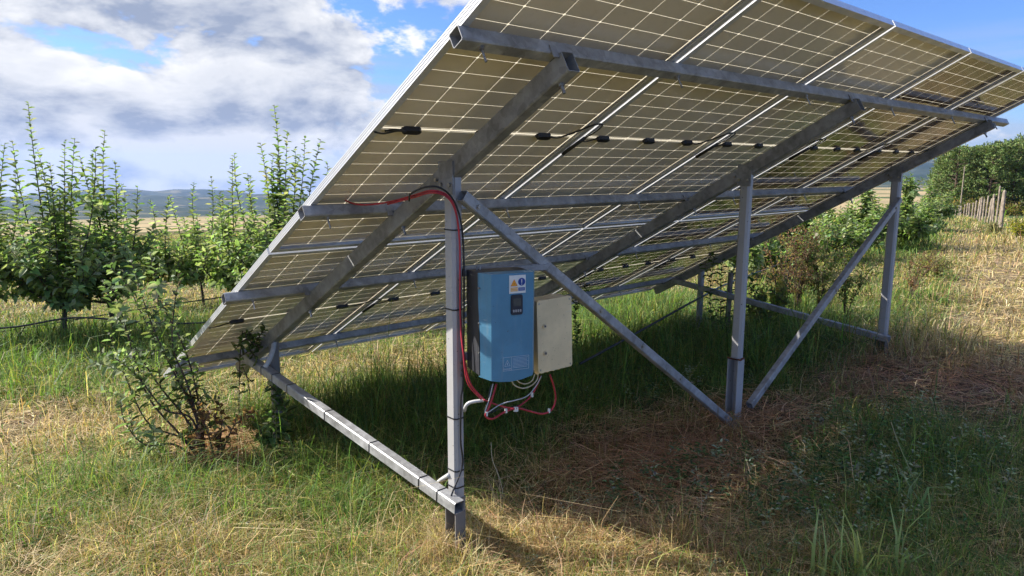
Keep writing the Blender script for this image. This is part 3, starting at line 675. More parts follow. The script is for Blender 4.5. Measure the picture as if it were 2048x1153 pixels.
# end plates, brackets and rust streaks on the rack
for i, xr in enumerate(XR):
    zt_ = raf_under(xr, YR); hb = max(.030, [.026, .0275, .036][i])+.001; b = MB().box((xr-hb-.006, YR-.05, zt_-.09), (xr-hb, YR+.05, zt_+.05)); part(b, 'bracket', M_galv2)
    for yy2 in (-.03, .03): part(MB().tube([(xr-hb-.006, YR+yy2, zt_-.05), (xr-hb-.016, YR+yy2, zt_-.05)], .009, 6), 'bolt', M_bolt)
for v in (P1, P2, P3, P4):
    for xr in XR:
        q = S(xr, v, -HP-.004); b = MB().hollow(S(xr-.045, v+.030, -HP*.5), S(xr-.045, v+.030, -HP-.02), .03, .005, Vv, .001, .001); part(b, 'bracket', M_galv2)

# ------------------------------------------------------------------ cables
def cb(name, pix, Y, r, m, label, cat='cable', group=None, k=8):
    pts = [on_y(x, y, Y if not isinstance(Y, (list, tuple)) else Y[i]) for i, (x, y) in enumerate(pix)]
    o = cable(name, pts, r, m, None, k); return tag(o, label, cat, group)
yq = -2.965
red_path = [(683, 362), (679, 385), (692, 402), (725, 410), (775, 405), (825, 392), (862, 382), (893, 390), (911, 420), (919, 480), (920, 560), (921, 640), (926, 700), (940, 765), (968, 800)]
yy_ = [-2.30, -2.34, -2.42, -2.50, -2.62, -2.80, -2.96, -2.975, -2.97, yq, yq, yq, -2.99, -3.02, -3.06]
cb('red_cable', red_path, yy_, .0042, M_red, 'red cable looping from the panel edge over the purlin and down the near post', group='cables run down the near post')
cb('red_cable', [(x-5 if i > 8 else x, y+(4 if i < 8 else 0)) for i, (x, y) in enumerate(red_path[4:])], [q-.004 for q in yy_[4:]], .0038, M_red, 'thinner red cable running beside the main red one down the near post', group='cables run down the near post')
cb('black_cable', [(818, 402), (822, 388), (850, 375), (880, 376), (905, 398), (921, 440), (927, 500), (928, 600), (926, 760), (922, 800), (921, 880), (925, 930), (905, 985), (897, 1010)], [-2.80, -2.84, -2.92, -2.965, -2.965, yq, yq, yq, yq, yq, yq, yq, -2.97, -2.97], .0042, M_blkcab, 'black cable arching over the rafter and down the right side of the near post', group='cables run down the near post')
yc = -3.08
cb('red_cable', [(993, 768), (985, 795), (978, 815), (971, 832), (985, 838), (1010, 824), (1035, 817), (1060, 823), (1085, 828), (1103, 820), (1111, 800), (1108, 775), (1100, 750)], yc, .0046, M_red, 'thick red cable hanging in a bow from the inverter to the beige box', group='cables hanging under the boxes')
cb('red_cable', [(968, 800), (1000, 812), (1030, 816), (1055, 800), (1070, 780), (1082, 752)], yc+.01, .0034, M_red, 'thin red cable curving up to the left gland of the beige box', group='cables hanging under the boxes')
cb('black_cable', [(982, 770), (976, 800), (971, 828), (1000, 818), (1035, 812), (1060, 792), (1078, 752)], yc+.018, .0028, M_blkcab, 'thin black cable tied in with the hanging red loop', group='cables hanging under the boxes')
cb('white_cable', [(986, 768), (979, 797), (970, 826), (978, 824), (1004, 808), (1050, 795), (1070, 775), (1083, 752)], yc+.006, .0026, M_grey, 'thin white cable following the hanging red loop', group='cables hanging under the boxes')
cb('cream_cable', [(1022, 757), (1028, 770), (1045, 777), (1062, 772), (1074, 760), (1076, 748)], yc, .0030, M_cream, 'pale yellow cable sagging low between inverter and beige box', group='cables hanging under the boxes')
cb('cream_cable', [(1030, 757), (1040, 766), (1052, 768), (1064, 762), (1070, 748)], yc+.01, .0030, M_cream, 'shorter pale yellow cable tucked behind the sagging one', group='cables hanging under the boxes')
cb('grey_conduit', [(929, 822), (932, 812), (942, 805), (968, 801)], [-2.965, -3.0, -3.02, -3.06], .0078, M_grey, 'short pale flexible conduit bent out from the near post', 'conduit')
cb('grey_conduit', [(898, 950), (880, 962), (862, 978)], [-2.90, -2.8, -2.72], .010, M_grey, 'pale conduit stub between the near post and the tie beam', 'conduit')
cb('white_conduit', [(549, 678), (546, 700), (538, 722), (530, 735)], [-.95, -1.0, -1.05, -1.05], .016, M_grey, 'pale conduit bend fixed to the short front post', 'conduit')
cb('black_cable', [(538, 578), (600, 553), (660, 525), (725, 492), (752, 468), (760, 455)], [-1.30, -1.45, -1.6, -1.78, -1.85, -1.9], .0045, M_blkcab, 'black cable slung diagonally under the lower near panel', group='black cables under the panels')
cb('black_cable', [(770, 262), (790, 260), (812, 264)], [-2.95, -2.99, -3.02], .0045, M_blkcab, 'short black lead at the left edge of the upper near panel', group='black cables under the panels')
# bow straps
for k_, (x, y) in enumerate([(1012, 822), (1030, 819), (1034, 819), (1064, 790), (1098, 822), (973, 828)]):
    p_ = on_y(x, y, yc); tag(MB().tube([p_+Vector((0, 0, -.010)), p_+Vector((0, 0, .010))], .0062, 8).build('cable_clip', M_white), ['white clip binding the left limb of the crossing of the hanging loop', 'left one of two clips side by side at the middle of the hanging loop', 'right one of two clips side by side at the middle of the hanging loop', 'white clip high on the cables rising to the beige box', 'white clip on the right bow of the thick red cable', 'white clip at the lowest left bend of the hanging loop'][k_], 'clip', 'white clips on the hanging loop')

# drip irrigation lines
def line_thing(name, pts, r, label, group, m=M_blkcab): return tag(cable(name, pts, r, m, None, 6, 6), label, 'pipe', group)
a_, b_ = gat(-300, 705), gat(700, 640)
g1 = Vector((-2.6, 2.7, 0)); g2 = Vector((4.0, 5.4, 0))
def pipe_at(pts, r, label):
    P = []
    for (px, py, dep) in pts: P.append(CAM+sight(px, py)*dep)
    return line_thing('irrigation_pipe', P, r, label, 'black irrigation pipes')
pipe_at([(-260, 655, 7.0), (0, 657, 7.4), (150, 636, 7.7), (300, 646, 8.0), (420, 645, 8.4), (640, 625, 9.2)], .011, 'black irrigation pipe strung past the near apple tree trunk')
pipe_at([(-260, 700, 8.4), (0, 664, 8.9), (260, 622, 9.9), (430, 597, 11.0), (640, 570, 12.5)], .010, 'thinner black irrigation pipe strung through the farther trees')
pipe_at([(1160, 728, 5.6), (1270, 668, 6.4), (1400, 596, 7.7), (1480, 558, 9.2), (1640, 500, 13.0)], .011, 'black irrigation pipe running under the rack into the tall grass')

# ------------------------------------------------------------------ trees
def leafy(shoots, per_m, L0, cols, rnd, tipsmall=.55):
    """leaves along shoots (lists of points)"""
    P, Dv, Nn, Ls = [], [], [], []
    for pts, dens in shoots:
        pts = [np.array(p) for p in pts]; seg = [np.linalg.norm(pts[i+1]-pts[i]) for i in range(len(pts)-1)]; tot = sum(seg); n = max(2, int(tot*per_m*dens)); ang = rnd.random()*6.28
        for q in range(n):
            s_ = (q+.5*rnd.random())/n*tot; i = 0; ss = s_
            while i < len(seg)-1 and ss > seg[i]: ss -= seg[i]; i += 1
            t_ = min(1, ss/seg[i]); p = pts[i]*(1-t_)+pts[i+1]*t_; tan = (pts[i+1]-pts[i])/seg[i]
            ang += 2.4; a = np.cross(tan, [.3, .2, .9]); a = a/np.linalg.norm(a); b = np.cross(tan, a); rad = a*math.cos(ang)+b*math.sin(ang)
            upk = .75+.5*(s_/tot); d = rad*1.0+tan*upk*.55+np.array([rnd.gauss(0, .2), rnd.gauss(0, .2), rnd.gauss(0, .2)]); nn = tan*.9-rad*.5+np.array([0, 0, .5])
            P.append(p); Dv.append(d); Nn.append(nn); Ls.append(L0*(1-(1-tipsmall)*(s_/tot)**3)*rnd.uniform(.7, 1.25))
    P, Dv, Nn, Ls = map(np.array, (P, Dv, Nn, Ls)); n = len(P); r = rng.random(n)[:, None]
    col = np.where(r < .55, cols[0], np.where(r < .8, cols[1], cols[2]))
    return leaves(P, Dv, Nn, Ls, Ls*.54, jit(col, n, .2, .08), .18)
APPLE = ((.215, .285, .110), (.130, .190, .072), (.36, .40, .24))
def bezier(a, b, c_, n=7): return [tuple((1-t)**2*np.array(a)+2*t*(1-t)*np.array(b)+t*t*np.array(c_)) for t in np.linspace(0, 1, n)]
def apple_tree(base, H, rad, seed, label, group, nsh=34, tops=(), L0=.112, per_m=37, cols=APPLE, name='apple_tree', cat='tree', trunk_h=.4):
    rnd = random.Random(seed); root = thing(name, label, cat, tuple(base), 0, group)
    wood = MB(); sh = []; th = trunk_h
    lean = Vector((rnd.uniform(-.08, .08), rnd.uniform(-.08, .08), 0))
    crown_pt = Vector((0, 0, th))+lean
    wood.tube([(0, 0, -.1), (0, 0, 0), tuple(crown_pt*.5), tuple(crown_pt)], [.050*H/2.5, .042*H/2.5, .034*H/2.5, .030*H/2.5], 8)
    forks = []
    nl = 6
    for i in range(nl):
        a = i*6.283/nl+rnd.uniform(-.4, .4)+seed; el_ = rnd.uniform(.25, 1.05); Ln = rnd.uniform(.38, .60)*H*.75
        e = crown_pt+Vector((math.cos(a)*math.cos(el_)*Ln*rad/(H*.36), math.sin(a)*math.cos(el_)*Ln*rad/(H*.36), math.sin(el_)*Ln))
        mid = crown_pt+(e-crown_pt)*.5+Vector((math.cos(a), math.sin(a), -.3))*.08
        pts = bezier(crown_pt, mid, e); wood.tube(pts, np.linspace(.020*H/2.5, .008, 7), 6); forks.append(pts); sh.append((pts[2:], .8))
    # central leader
    e = Vector((lean.x*2, lean.y*2, H*.74)); pts = bezier(crown_pt, (crown_pt+e)/2+Vector((rnd.uniform(-.1, .1), rnd.uniform(-.1, .1), 0)), e); wood.tube(pts, np.linspace(.024*H/2.5, .008, 7), 6); forks.append(pts)
    for i in range(int(nsh*2.1)):
        f_ = rnd.choice(forks); o_ = Vector(f_[rnd.randint(1, 6)]); a = rnd.uniform(0, 6.283)
        k_ = rnd.random()
        if k_ < .34: Ln = rnd.uniform(.25, .5)*H*.8; spread = rnd.uniform(.02, .22)
        else: Ln = rnd.uniform(.12, .30)*H; spread = rnd.uniform(.35, 1.35)
        zc = Ln*math.cos(min(1.3, spread)); zc = min(zc, H*.97-o_.z) if H*.97-o_.z > .1 else Ln*.2
        e = o_+Vector((math.cos(a)*math.sin(min(1.4, spread))*Ln, math.sin(a)*math.sin(min(1.4, spread))*Ln, zc-(.25*Ln if spread > .95 else 0)))
        mid = (o_+e)/2+Vector((math.cos(a), math.sin(a), -.2))*Ln*.12
        pts = bezier(o_, mid, e, 6); wood.tube(pts, np.linspace(.0065, .0022, 6), 4, False); sh.append((pts, rnd.uniform(.7, 1.2)))
    for (tx, ty, tz) in tops:   # tall upright leaders seen against the sky
        e = Vector((tx, ty, tz)); o_ = Vector((tx*.55, ty*.55, tz*.45)); mid = Vector((tx*.9+rnd.uniform(-.12, .12), ty*.95+rnd.uniform(-.1, .1), tz*.72)); pts = bezier(o_, mid, e, 8)
        wood.tube(pts, np.linspace(.009, .0022, 8), 5, False); sh.append((pts, 1.0))
    wood.build('trunk', M_bark, root, True)
    V, F, c = leafy(sh, per_m, L0, cols, rnd); quads_object('crown', V, F, c, M_leaf, root)
    return root
def tree_px(px, py, top, hw, seed, label, group='young apple trees of the orchard', **k):
    b = gat(px, py); dep = (b-CAM).dot(fw); Fh = Vector((math.cos(YAW), math.sin(YAW), 0)); hd = (b-CAM).dot(Fh)
    def at_h(x, y): q = sight(x, y); return CAM+q*(hd/q.dot(Fh))
    H = at_h(px, top).z-b.z; rad = hw/FPX*dep
    tp = []
    for (tx, ty) in k.pop('tip', []):
        dy = random.Random(int(tx)).uniform(-.2, .2)*rad; v = at_h(tx, ty)-b; v += (b-CAM).normalized()*dy; tp.append((v.x, v.y, v.z))
    return apple_tree((b.x, b.y, b.z), H, rad, seed, label, group, tops=tp, **k)
tree_px(-30, 700, 330, 130, 1, 'leafy young apple tree cut by the left edge of the picture', tip=[(10, 285), (-5, 345), (30, 350), (-60, 320)], nsh=46)
tree_px(125, 690, 300, 140, 2, 'tall young apple tree with a forked trunk and long upright shoots, left of the rack', tip=[(57, 212), (75, 300), (130, 280), (150, 272), (190, 300), (100, 330), (25, 285)], nsh=60)
tree_px(232, 668, 320, 95, 3, 'young apple tree standing right behind the tall forked one', tip=[(210, 262), (230, 320), (185, 305), (275, 372), (160, 315)], nsh=44)
tree_px(408, 612, 420, 100, 4, 'small young apple tree in the gap in front of the far hills', tip=[(388, 362), (422, 356), (445, 390), (340, 395), (478, 400)], nsh=50)
tree_px(318, 622, 440, 60, 5, 'low young apple tree left of the gap toward the hills', tip=[(300, 398), (338, 392)], nsh=30)
tree_px(560, 655, 300, 120, 6, 'tall young apple tree partly hidden by the panel edge', tip=[(548, 203), (575, 265), (610, 275), (640, 285), (520, 280), (470, 312), (495, 345), (590, 300), (655, 320)], nsh=70)
tree_px(470, 632, 400, 70, 16, 'bushy young apple tree left of the one touching the panel edge', tip=[(465, 318), (500, 350), (440, 385)], nsh=36)
GR = 'orchard trees beyond the rack'
tree_px(1510, 560, 400, 110, 7, 'wide bushy orchard tree seen behind the middle post', GR, nsh=110, trunk_h=.2, L0=.125, tip=[(1560, 420)])
tree_px(1620, 522, 360, 130, 8, 'wide bushy orchard tree seen between the middle and far posts', GR, nsh=120, trunk_h=.2, L0=.13)
tree_px(1725, 500, 352, 95, 9, 'dense orchard tree touching the far post', GR, nsh=105, trunk_h=.2, L0=.13)
tree_px(1805, 495, 350, 80, 10, 'dense orchard tree right of the far post with two shoots on top', GR, nsh=120, trunk_h=.2, L0=.13, tip=[(1802, 340), (1822, 345)])
tree_px(1852, 462, 355, 50, 11, 'farther dense orchard tree at the end of the row by the path', GR, nsh=90, trunk_h=.3, L0=.12)
tree_px(2052, 482, 405, 26, 12, 'small yellowing shrub at the right edge by the fence', None, nsh=30, trunk_h=.1, L0=.09, cols=((.25, .24, .03), (.16, .19, .04), (.35, .30, .05)), name='shrub', cat='shrub')

# foreground sapling with several stems fanning out
def shrub(basepx, stems, label, name, cat, L0=.065, per_m=30, cols=APPLE, stem_r=.008, m=M_twig, seed=3, group=None):
    b = gat(*basepx); dep = (b-CAM).dot(fw); root = thing(name, label, cat, tuple(b), 0, group); rnd = random.Random(seed); sh = []; wd = MB()
    F2 = Vector((fw.x, fw.y, 0)).normalized()
    for pts in stems:
        dz = rnd.uniform(-.25, .25); P = [Vector((0, 0, -.03))]
        for i, (x, y) in enumerate(pts):
            dd = dep+dz*(i+1)/len(pts); P.append(CAM+sight(x, y)*dd-b)
        P = spline(P, 6); wd.tube(P, np.linspace(stem_r, .002, len(P)), 6); q = len(P)
        sh.append(([tuple(p) for p in P[int(q*.35):]], rnd.uniform(.8, 1.2)))
        for _ in range(3):
            i0 = rnd.randint(int(q*.3), q-2); o_ = P[i0]; e = o_+Vector((rnd.gauss(0, .10), rnd.gauss(0, .10), rnd.uniform(.02, .16))); pp = bezier(o_, (o_+e)/2+Vector((0, 0, .02)), e, 4); wd.tube(pp, [.003, .0025, .002, .0015], 4); sh.append((pp, 1.3))
    wd.build('stem', m, root, True); V, F, c = leafy(sh, per_m, L0, cols, rnd, .7); quads_object('foliage', V, F, c, M_leaf, root); return root
PALE = ((.17, .225, .11), (.085, .13, .05), (.30, .34, .22))
shrub((410, 925), [[(390, 830), (345, 740), (300, 640), (262, 520)], [(380, 850), (310, 760), (240, 640), (205, 560)], [(400, 820), (370, 700), (320, 600), (300, 505)], [(370, 880), (300, 850), (262, 780), (215, 660)],
    [(350, 890), (290, 890), (250, 845), (240, 800)], [(400, 860), (375, 770), (345, 690), (352, 590), (362, 560)], [(385, 840), (330, 820), (280, 760), (235, 720), (190, 700)], [(360, 870), (300, 800), (270, 720), (235, 600), (222, 580)], [(400, 850), (350, 740), (310, 680), (270, 600), (245, 540)], [(340, 905), (290, 905), (240, 880)]],
    'small leafy sapling with thin brown stems in front of the low panel edge', 'sapling', 'sapling', per_m=52, cols=PALE)
shrub((430, 930), [[(440, 880), (445, 840)], [(420, 880), (400, 830), (370, 800)], [(450, 890), (470, 850), (500, 830)], [(400, 900), (380, 870)]], 'dry brown undergrowth at the foot of the sapling', 'dead_bush', 'bush', L0=.05, per_m=50, cols=((.20, .11, .06), (.12, .07, .04), (.28, .18, .10)), seed=8)
VINE = ((.13, .19, .07), (.07, .115, .04), (.26, .32, .17))
def vine(basepx, stems, label, dep_off=0, L0=.06, seed=1, name='climbing_vine', per_m=55):
    b = gat(*basepx); dep = (b-CAM).dot(fw); root = thing(name, label, 'climbing plant', tuple(b), 0, 'climbing plants on the rack'); rnd = random.Random(seed); sh = []; wd = MB()
    for pts in stems:
        P = [CAM+sight(x, y)*(dep+dep_off+rnd.uniform(-.05, .05))-b for x, y in pts]; P = spline(P, 5); wd.tube(P, .003, 5); sh.append(([tuple(p) for p in P], 1))
    wd.build('stem', M_twig, root, True); V, F, c = leafy(sh, per_m, L0, VINE, rnd, .9); c2 = c
    quads_object('foliage', V, F, c2, M_leaf, root); return root
vine((545, 900), [[(548, 900), (535, 850), (560, 800), (540, 770)], [(545, 890), (560, 860), (530, 820)], [(535, 895), (520, 860)], [(560, 890), (575, 840), (560, 790)], [(530, 900), (545, 870), (565, 850)]], 'leafy vine climbing the foot of the short near front post', -.1, .07, 1, per_m=95)
vine((478, 880), [[(478, 880), (478, 800), (480, 720), (486, 650)], [(486, 735), (495, 760), (500, 790)], [(475, 740), (490, 750), (505, 765)]], 'thin vine with dark leaves left of the short near front post', -.05, .055, 2, per_m=24)
vine((500, 880), [[(478, 715), (500, 700), (520, 672), (530, 655)], [(470, 700), (490, 680), (512, 690)], [(490, 665), (500, 700), (515, 720)], [(450, 648), (475, 648), (500, 668), (520, 700)]], 'vine tangled round the low end of the near rafter', -.12, .055, 3, per_m=80)
vine((1155, 712), [[(1150, 712), (1152, 660), (1150, 620), (1155, 585)], [(1152, 700), (1156, 660), (1150, 640)], [(1150, 620), (1175, 570), (1140, 560)]], 'dark vine hanging behind the beige box', .0, .06, 4)
vine((1440, 690), [[(1430, 690), (1420, 600), (1425, 540), (1430, 510)], [(1445, 690), (1440, 600), (1445, 520)], [(1455, 690), (1460, 600), (1470, 530), (1500, 500)], [(1420, 560), (1410, 530), (1425, 510)], [(1500, 640), (1505, 560), (1510, 510)]], 'dark leafy vine on the stake behind the middle post', .3, .075, 5, per_m=45)
sb = gat(1453, 672); stake = MB().tube([tuple(sb+Vector((0, 0, -.1))), tuple(sb+Vector((0.02, 0, .7)))], .028, 8); tag_build(stake, 'garden_stake', M_fwood, 'rough wooden stake standing in vines behind the middle post', 'stake')

# tall dry weeds beyond the rack
def tall_weed(px, py, top, seed, label, cols, leaf=.03, nst=9, spread=.35, name='tall_weed', per_m=60, group='tall weeds beyond the rack'):
    b = gat(px, py); dep = (b-CAM).dot(fw); H = CAM.z+(337-top)/FPX*dep-b.z; rnd = random.Random(seed); root = thing(name, label, 'weed', tuple(b), 0, group); wd = MB(); sh = []
    for i in range(nst):
        a = rnd.uniform(0, 6.28); e = Vector((math.cos(a)*spread*rnd.random(), math.sin(a)*spread*rnd.random(), H*rnd.uniform(.6, 1))); mid = Vector((e.x*.3, e.y*.3, e.z*.6)); pts = bezier((0, 0, -.02), mid, e, 8)
        wd.tube(pts, np.linspace(.006, .002, 8), 5)
        for _ in range(7):
            o_ = Vector(pts[rnd.randint(2, 7)]); a2 = rnd.uniform(0, 6.28); e2 = o_+Vector((math.cos(a2)*.16, math.sin(a2)*.16, rnd.uniform(.0, .2)))*1; pp = bezier(o_, (o_+e2)/2+Vector((0, 0, -.02)), e2, 4); wd.tube(pp, [.003, .0025, .002, .0015], 4); sh.append((pp, 1))
        sh.append((pts[3:], .5))
    wd.build('stem', M_twig, root, True); V, F, c = leafy(sh, per_m, leaf, cols, rnd, .8); quads_object('foliage', V, F, c, M_leaf, root); return root
DRY = ((.24, .13, .07), (.13, .14, .04), (.30, .20, .10)); GRW = ((.13, .17, .05), (.22, .20, .06), (.09, .13, .04))
tall_weed(1560, 650, 455, 1, 'brown seeding weed nearest the right side of the middle post', DRY, nst=11)
tall_weed(1590, 640, 440, 2, 'reddish brown branching weed just right of the middle post', DRY, nst=12)
tall_weed(1640, 640, 470, 3, 'green and brown bushy weed behind the slanted right brace', GRW, leaf=.045)
tall_weed(1690, 640, 480, 4, 'yellow green weed between the right brace and the far post', GRW, leaf=.04, nst=7)
tall_weed(1820, 600, 500, 5, 'thin brown weed just right of the far post', DRY, nst=6, spread=.45)
tall_weed(1530, 665, 570, 6, 'leafy green weed in shade behind the middle post', GRW, leaf=.055, nst=7)
tall_weed(1650, 705, 665, 7, 'low leafy weed under the far tie beam', GRW, leaf=.035, nst=7)
tall_weed(1870, 560, 515, 8, 'low dry bush beside the path beyond the far post', ((.26, .24, .08), (.18, .13, .07), (.35, .28, .13)), nst=8, leaf=.04)
tall_weed(1985, 470, 445, 9, 'low grey green weed on the path verge', ((.20, .20, .09), (.26, .22, .11), (.3, .26, .14)), nst=8, leaf=.05)

# coarse grass tufts in the foreground
def tuft(px, py, n, hh, seed, label, col, wdt=.009, group='coarse grass tufts in the foreground', lean=.45, sp=.035):
    b = gat(px, py); rg = np.random.default_rng(seed); P = np.tile([0, 0, -.01], (n, 1))+np.stack([rg.normal(0, sp, n), rg.normal(0, sp, n), np.zeros(n)], 1); a = rg.uniform(0, 6.28, n)
    V, F, c = blades(P, hh*rg.uniform(.5, 1.1, n), np.abs(rg.normal(lean, .25, n)), wdt*rg.uniform(.6, 1.2, n), a, jit(col, n, .15, .05))
    o = quads_object('grass_tuft', V, F, c, M_grass); o.location = b; return tag(o, label, 'grass tuft', group)
tuft(1640, 1170, 14, .36, 1, 'coarse green tuft at the bottom edge, leftmost of the foreground tufts', (.34, .42, .18), .013)
tuft(1725, 1168, 14, .30, 2, 'coarse yellow green tuft at the bottom edge, middle of the foreground tufts', (.45, .46, .14), .013)
tuft(1800, 1160, 12, .34, 3, 'coarse green tuft at the bottom edge right of the yellow green one', (.30, .38, .16), .012)
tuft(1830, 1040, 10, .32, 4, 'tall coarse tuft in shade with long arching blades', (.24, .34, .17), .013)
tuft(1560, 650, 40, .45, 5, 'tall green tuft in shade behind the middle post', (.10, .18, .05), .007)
tuft(1560, 770, 26, .22, 6, 'straw coloured tuft between the middle post and the right brace', (.5, .38, .2), .004)
tuft(897, 1108, 420, .21, 7, 'dry straw tuft round the foot of the near post', (.52, .40, .23), .004, sp=.085, lean=.6)
tuft(990, 1030, 22, .30, 9, 'bleached dry stalks just right of the near post', (.5, .42, .28), .003)
tuft(1480, 882, 150, .20, 8, 'reddish dry tuft round the foot of the middle post', (.36, .21, .12), .004, sp=.07)
def stalk(pts, label, col, r=.0022):
    b = gat(*pts[0]); dep = (b-CAM).dot(fw); P = [CAM+sight(x, y)*dep for x, y in pts]; m_ = simple('stalk_'+str(pts[0][0]), col, None, 10, .7)
    o = MB().tube(spline(P, 5), r, 5).build('grass_stalk', m_, None, True); tag(o, label, 'grass stalk', 'single tall grass stalks')
stalk([(1845, 1000), (1820, 940), (1798, 890), (1782, 845)], 'pale lone stalk standing in the shaded right foreground', (.42, .36, .2))
stalk([(1010, 1010), (1000, 960), (985, 920), (982, 885)], 'bleached lone stalk right of the near post above the tie beam end', (.5, .42, .26))
stalk([(1760, 860), (1755, 820), (1745, 770), (1735, 730)], 'reddish lone stalk in front of the far post', (.35, .2, .12))

# ------------------------------------------------------------------ fence posts along the path
rf = random.Random(4); NF = 23
ORD = ['first', 'second', 'third', 'fourth', 'fifth', 'sixth', 'seventh', 'eighth', 'ninth', 'tenth', 'eleventh', 'twelfth', 'thirteenth', 'fourteenth', 'fifteenth', 'sixteenth', 'seventeenth', 'eighteenth', 'nineteenth', 'twentieth', 'twenty first', 'twenty second', 'twenty third', 'twenty fourth', 'twenty fifth']
for i in range(NF):
    t_ = (i/(NF-1)); px = 2016-(2016-1893)*t_; dep = 24/(1-.78*t_)
    d = sight(px, 337); p = CAM+d*dep; zg = gh(p.x, p.y); Ht = (1.45 if i < 3 else 1.25*(1-.35*t_))*rf.uniform(.85, 1.08); r_ = rf.uniform(.028, .044)*(1.9 if i == 0 else 1)*(1+.5*t_)
    L = Vector((rf.gauss(0, .03), rf.gauss(0, .03), 0)); mb = MB(); mb.tube([(p.x, p.y, zg-.3), tuple(p.xy.to_3d()+Vector((0, 0, zg+Ht*.5))+L*.5), tuple(p.xy.to_3d()+Vector((0, 0, zg+Ht-.05))+L), tuple(p.xy.to_3d()+Vector((0, 0, zg+Ht))+L)], [r_, r_, r_*.95, r_*.5], 7)
    lab = 'tall thick weathered fence post, nearest in the row by the path' if i == 0 else (f'{ORD[i-1]} weathered fence post beyond the tall thick nearest one')
    tag_build(mb, 'fence_post', M_fwood, lab, 'fence post', None if i == 0 else 'weathered posts of the fence row')

# ------------------------------------------------------------------ pine wood
def pine_proto(seed, H=8.0):
    rnd = random.Random(seed); rg = np.random.default_rng(seed); root = bpy.data.objects.new('pine_tree', None); link(root)
    wd = MB().tube([(0, 0, -1), (0, 0, H*.5), (.1, 0, H*.93)], [.16, .11, .02], 7)
    P, Dv = [], []
    for lv in range(15):
        zf = .16+.80*lv/14; z = H*zf; rr = H*.30*(1-((zf-.35)/.75)**2)**.6 if zf > .35 else H*.28; rr = max(rr, .15)
        nb = 7
        for b_ in range(nb):
            a = rnd.uniform(0, 6.28); Ln = rr*rnd.uniform(.65, 1.15); e = Vector((math.cos(a)*Ln, math.sin(a)*Ln, z+Ln*rnd.uniform(.05, .35))); wd.tube([(0, 0, z), tuple(e)], [.035, .01], 4, False)
            for q in range(9):
                t_ = rnd.uniform(.35, 1.05); c_ = Vector((0, 0, z)).lerp(e, t_)+Vector((rnd.gauss(0, .22), rnd.gauss(0, .22), rnd.gauss(0, .14)))
                for _ in range(5): P.append(tuple(c_+Vector((rnd.gauss(0, .10),)*1+(rnd.gauss(0, .10), rnd.gauss(0, .08))))); Dv.append((rnd.gauss(0, .8)+math.cos(a)*.6, rnd.gauss(0, .8)+math.sin(a)*.6, rnd.uniform(.1, 1.2)))
    wd.build('trunk', M_pbark, root); P, Dv = np.array(P), np.array(Dv); n = len(P); L = rg.uniform(.16, .34, n); r = rg.random(n)[:, None]
    col = np.where(r < .5, (.16, .22, .065), np.where(r < .8, (.09, .14, .045), (.24, .28, .09)))
    V, F, c = leaves(P, Dv, rg.normal(0, 1, (n, 3)), L, L*.42, jit(col, n, .2)); quads_object('crown', V, F, c, M_pine, root); return root
protos = [pine_proto(s) for s in (3, 4, 5)]; used = set()
pp = [(1895, 74, 303, 421), (1915, 72, 298, 421), (1938, 76, 301, 418), (1962, 72, 300, 418), (1985, 70, 293, 415), (2008, 74, 292, 415), (2032, 70, 285, 414), (2056, 72, 278, 414), (2085, 70, 275, 414), (1884, 84, 328, 421), (1905, 88, 302, 420), (1930, 90, 300, 418), (1955, 90, 305, 415), (1978, 88, 293, 415), (2000, 92, 290, 415), (2022, 90, 284, 414), (2045, 92, 280, 414), (2072, 90, 272, 414), (2110, 80, 268, 414)]
rp = random.Random(9)
ORD = ['first', 'second', 'third', 'fourth', 'fifth', 'sixth', 'seventh', 'eighth', 'ninth', 'tenth', 'eleventh', 'twelfth', 'thirteenth', 'fourteenth', 'fifteenth', 'sixteenth', 'seventeenth', 'eighteenth', 'nineteenth', 'twentieth', 'twenty first', 'twenty second', 'twenty third', 'twenty fourth', 'twenty fifth']
for i, (px, dep, top, bt) in enumerate(pp):
    dep *= 1.58
    k_ = i % 3; o = protos[k_] if k_ not in used else copy_tree(protos[k_]); used.add(k_)
    p = CAM+sight(px, 337)*dep; zg = gh(p.x, p.y); zt_ = CAM.z+(337-top)/FPX*dep; s_ = (zt_-zg)/8.0*rp.uniform(.97, 1.06)
    o.location = (p.x, p.y, zg); o.rotation_euler = (0, 0, rp.uniform(0, 6.28)); o.scale = (s_*rp.uniform(.90, 1.08),)*2+(s_,)
    front = i < 9 or i == 18
    lab = 'leftmost small pine at the edge of the dark wood' if i == 9 else (f'{ORD[i if i < 9 else 9]} green pine from the left in the front row of the wood' if front else f'{ORD[i-10]} green pine from the left in the back row of the wood')
    tag(o, lab, 'tree', None if i == 9 else ('front row pines of the wood' if front else 'back row pines of the wood'))
pb = CAM+sight(1929, 337)*104; zb_ = gh(pb.x, pb.y); zt_ = CAM.z+(337-330)/FPX*104
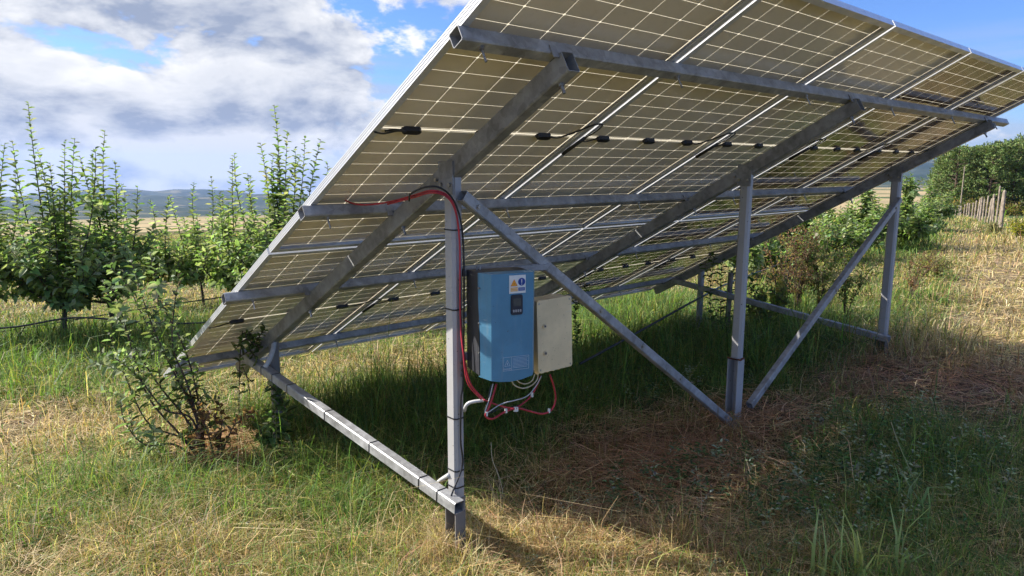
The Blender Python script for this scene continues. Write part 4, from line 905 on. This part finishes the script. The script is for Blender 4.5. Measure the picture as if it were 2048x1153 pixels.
tag_build(MB().tube([(pb.x, pb.y, zb_-.3), (pb.x, pb.y, zt_)], [.09, .06], 8), 'utility_pole', M_fwood, 'thin pale wooden pole in front of the pine wood', 'pole')
# low scrub at the foot of the wood
def scrub(px, py0, w_, h_, seed, label, cols):
    rg = np.random.default_rng(seed); b = CAM+sight(px, 337)*108; zg = gh(b.x, b.y); n = 1500
    P = np.stack([rg.normal(0, w_*1.7, n), rg.normal(0, w_, n), np.abs(rg.normal(0, h_*1.5, n))], 1); L = rg.uniform(.2, .45, n); r = rg.random(n)[:, None]; col = np.where(r < .5, cols[0], np.where(r < .8, cols[1], cols[2]))
    V, F, c = leaves(P, rg.normal(0, 1, (n, 3))+[0, 0, .5], rg.normal(0, 1, (n, 3)), L, L*.5, jit(col, n)); o = quads_object('scrub_bush', V, F, c, M_leaf); o.location = (b.x, b.y, zg); tag(o, label, 'bush', 'scrub below the pine wood')
SC = ((.20, .17, .04), (.12, .14, .03), (.28, .20, .07))
for i, (px, ww) in enumerate([(1893, 1.1), (1912, 1.0), (1932, 1.1), (1955, 1.2), (1980, 1.1), (2005, 1.1), (2035, 1.2)]): scrub(px, 0, ww, .55, 40+i, f'{ORD[i]} olive and brown scrub bush from the left at the foot of the pine wood', SC)

hz = MB().box((-12000, -12000, -900), (12000, 12000, 320)).build('haze', None) if False else None
me = bpy.data.meshes.new('haze'); bm = bmesh.new(); bmesh.ops.create_cube(bm, size=1); bmesh.ops.scale(bm, vec=(24000, 24000, 1000), verts=bm.verts); bm.to_mesh(me); bm.free()
hz = bpy.data.objects.new('haze', me); link(hz); hz.location = (0, 0, 400-700); tag(hz, 'pale summer haze softening the far hills', 'haze', kind='stuff')
mh, N, out = mat('haze_air'); pv_ = N.n('ShaderNodeVolumePrincipled'); pv_.inputs['Color'].default_value = (.40, .58, 1.0, 1); pv_.inputs['Density'].default_value = .000048; pv_.inputs['Anisotropy'].default_value = .2
N.L.new(pv_.outputs[0], out.inputs['Volume']); me.materials.append(mh)
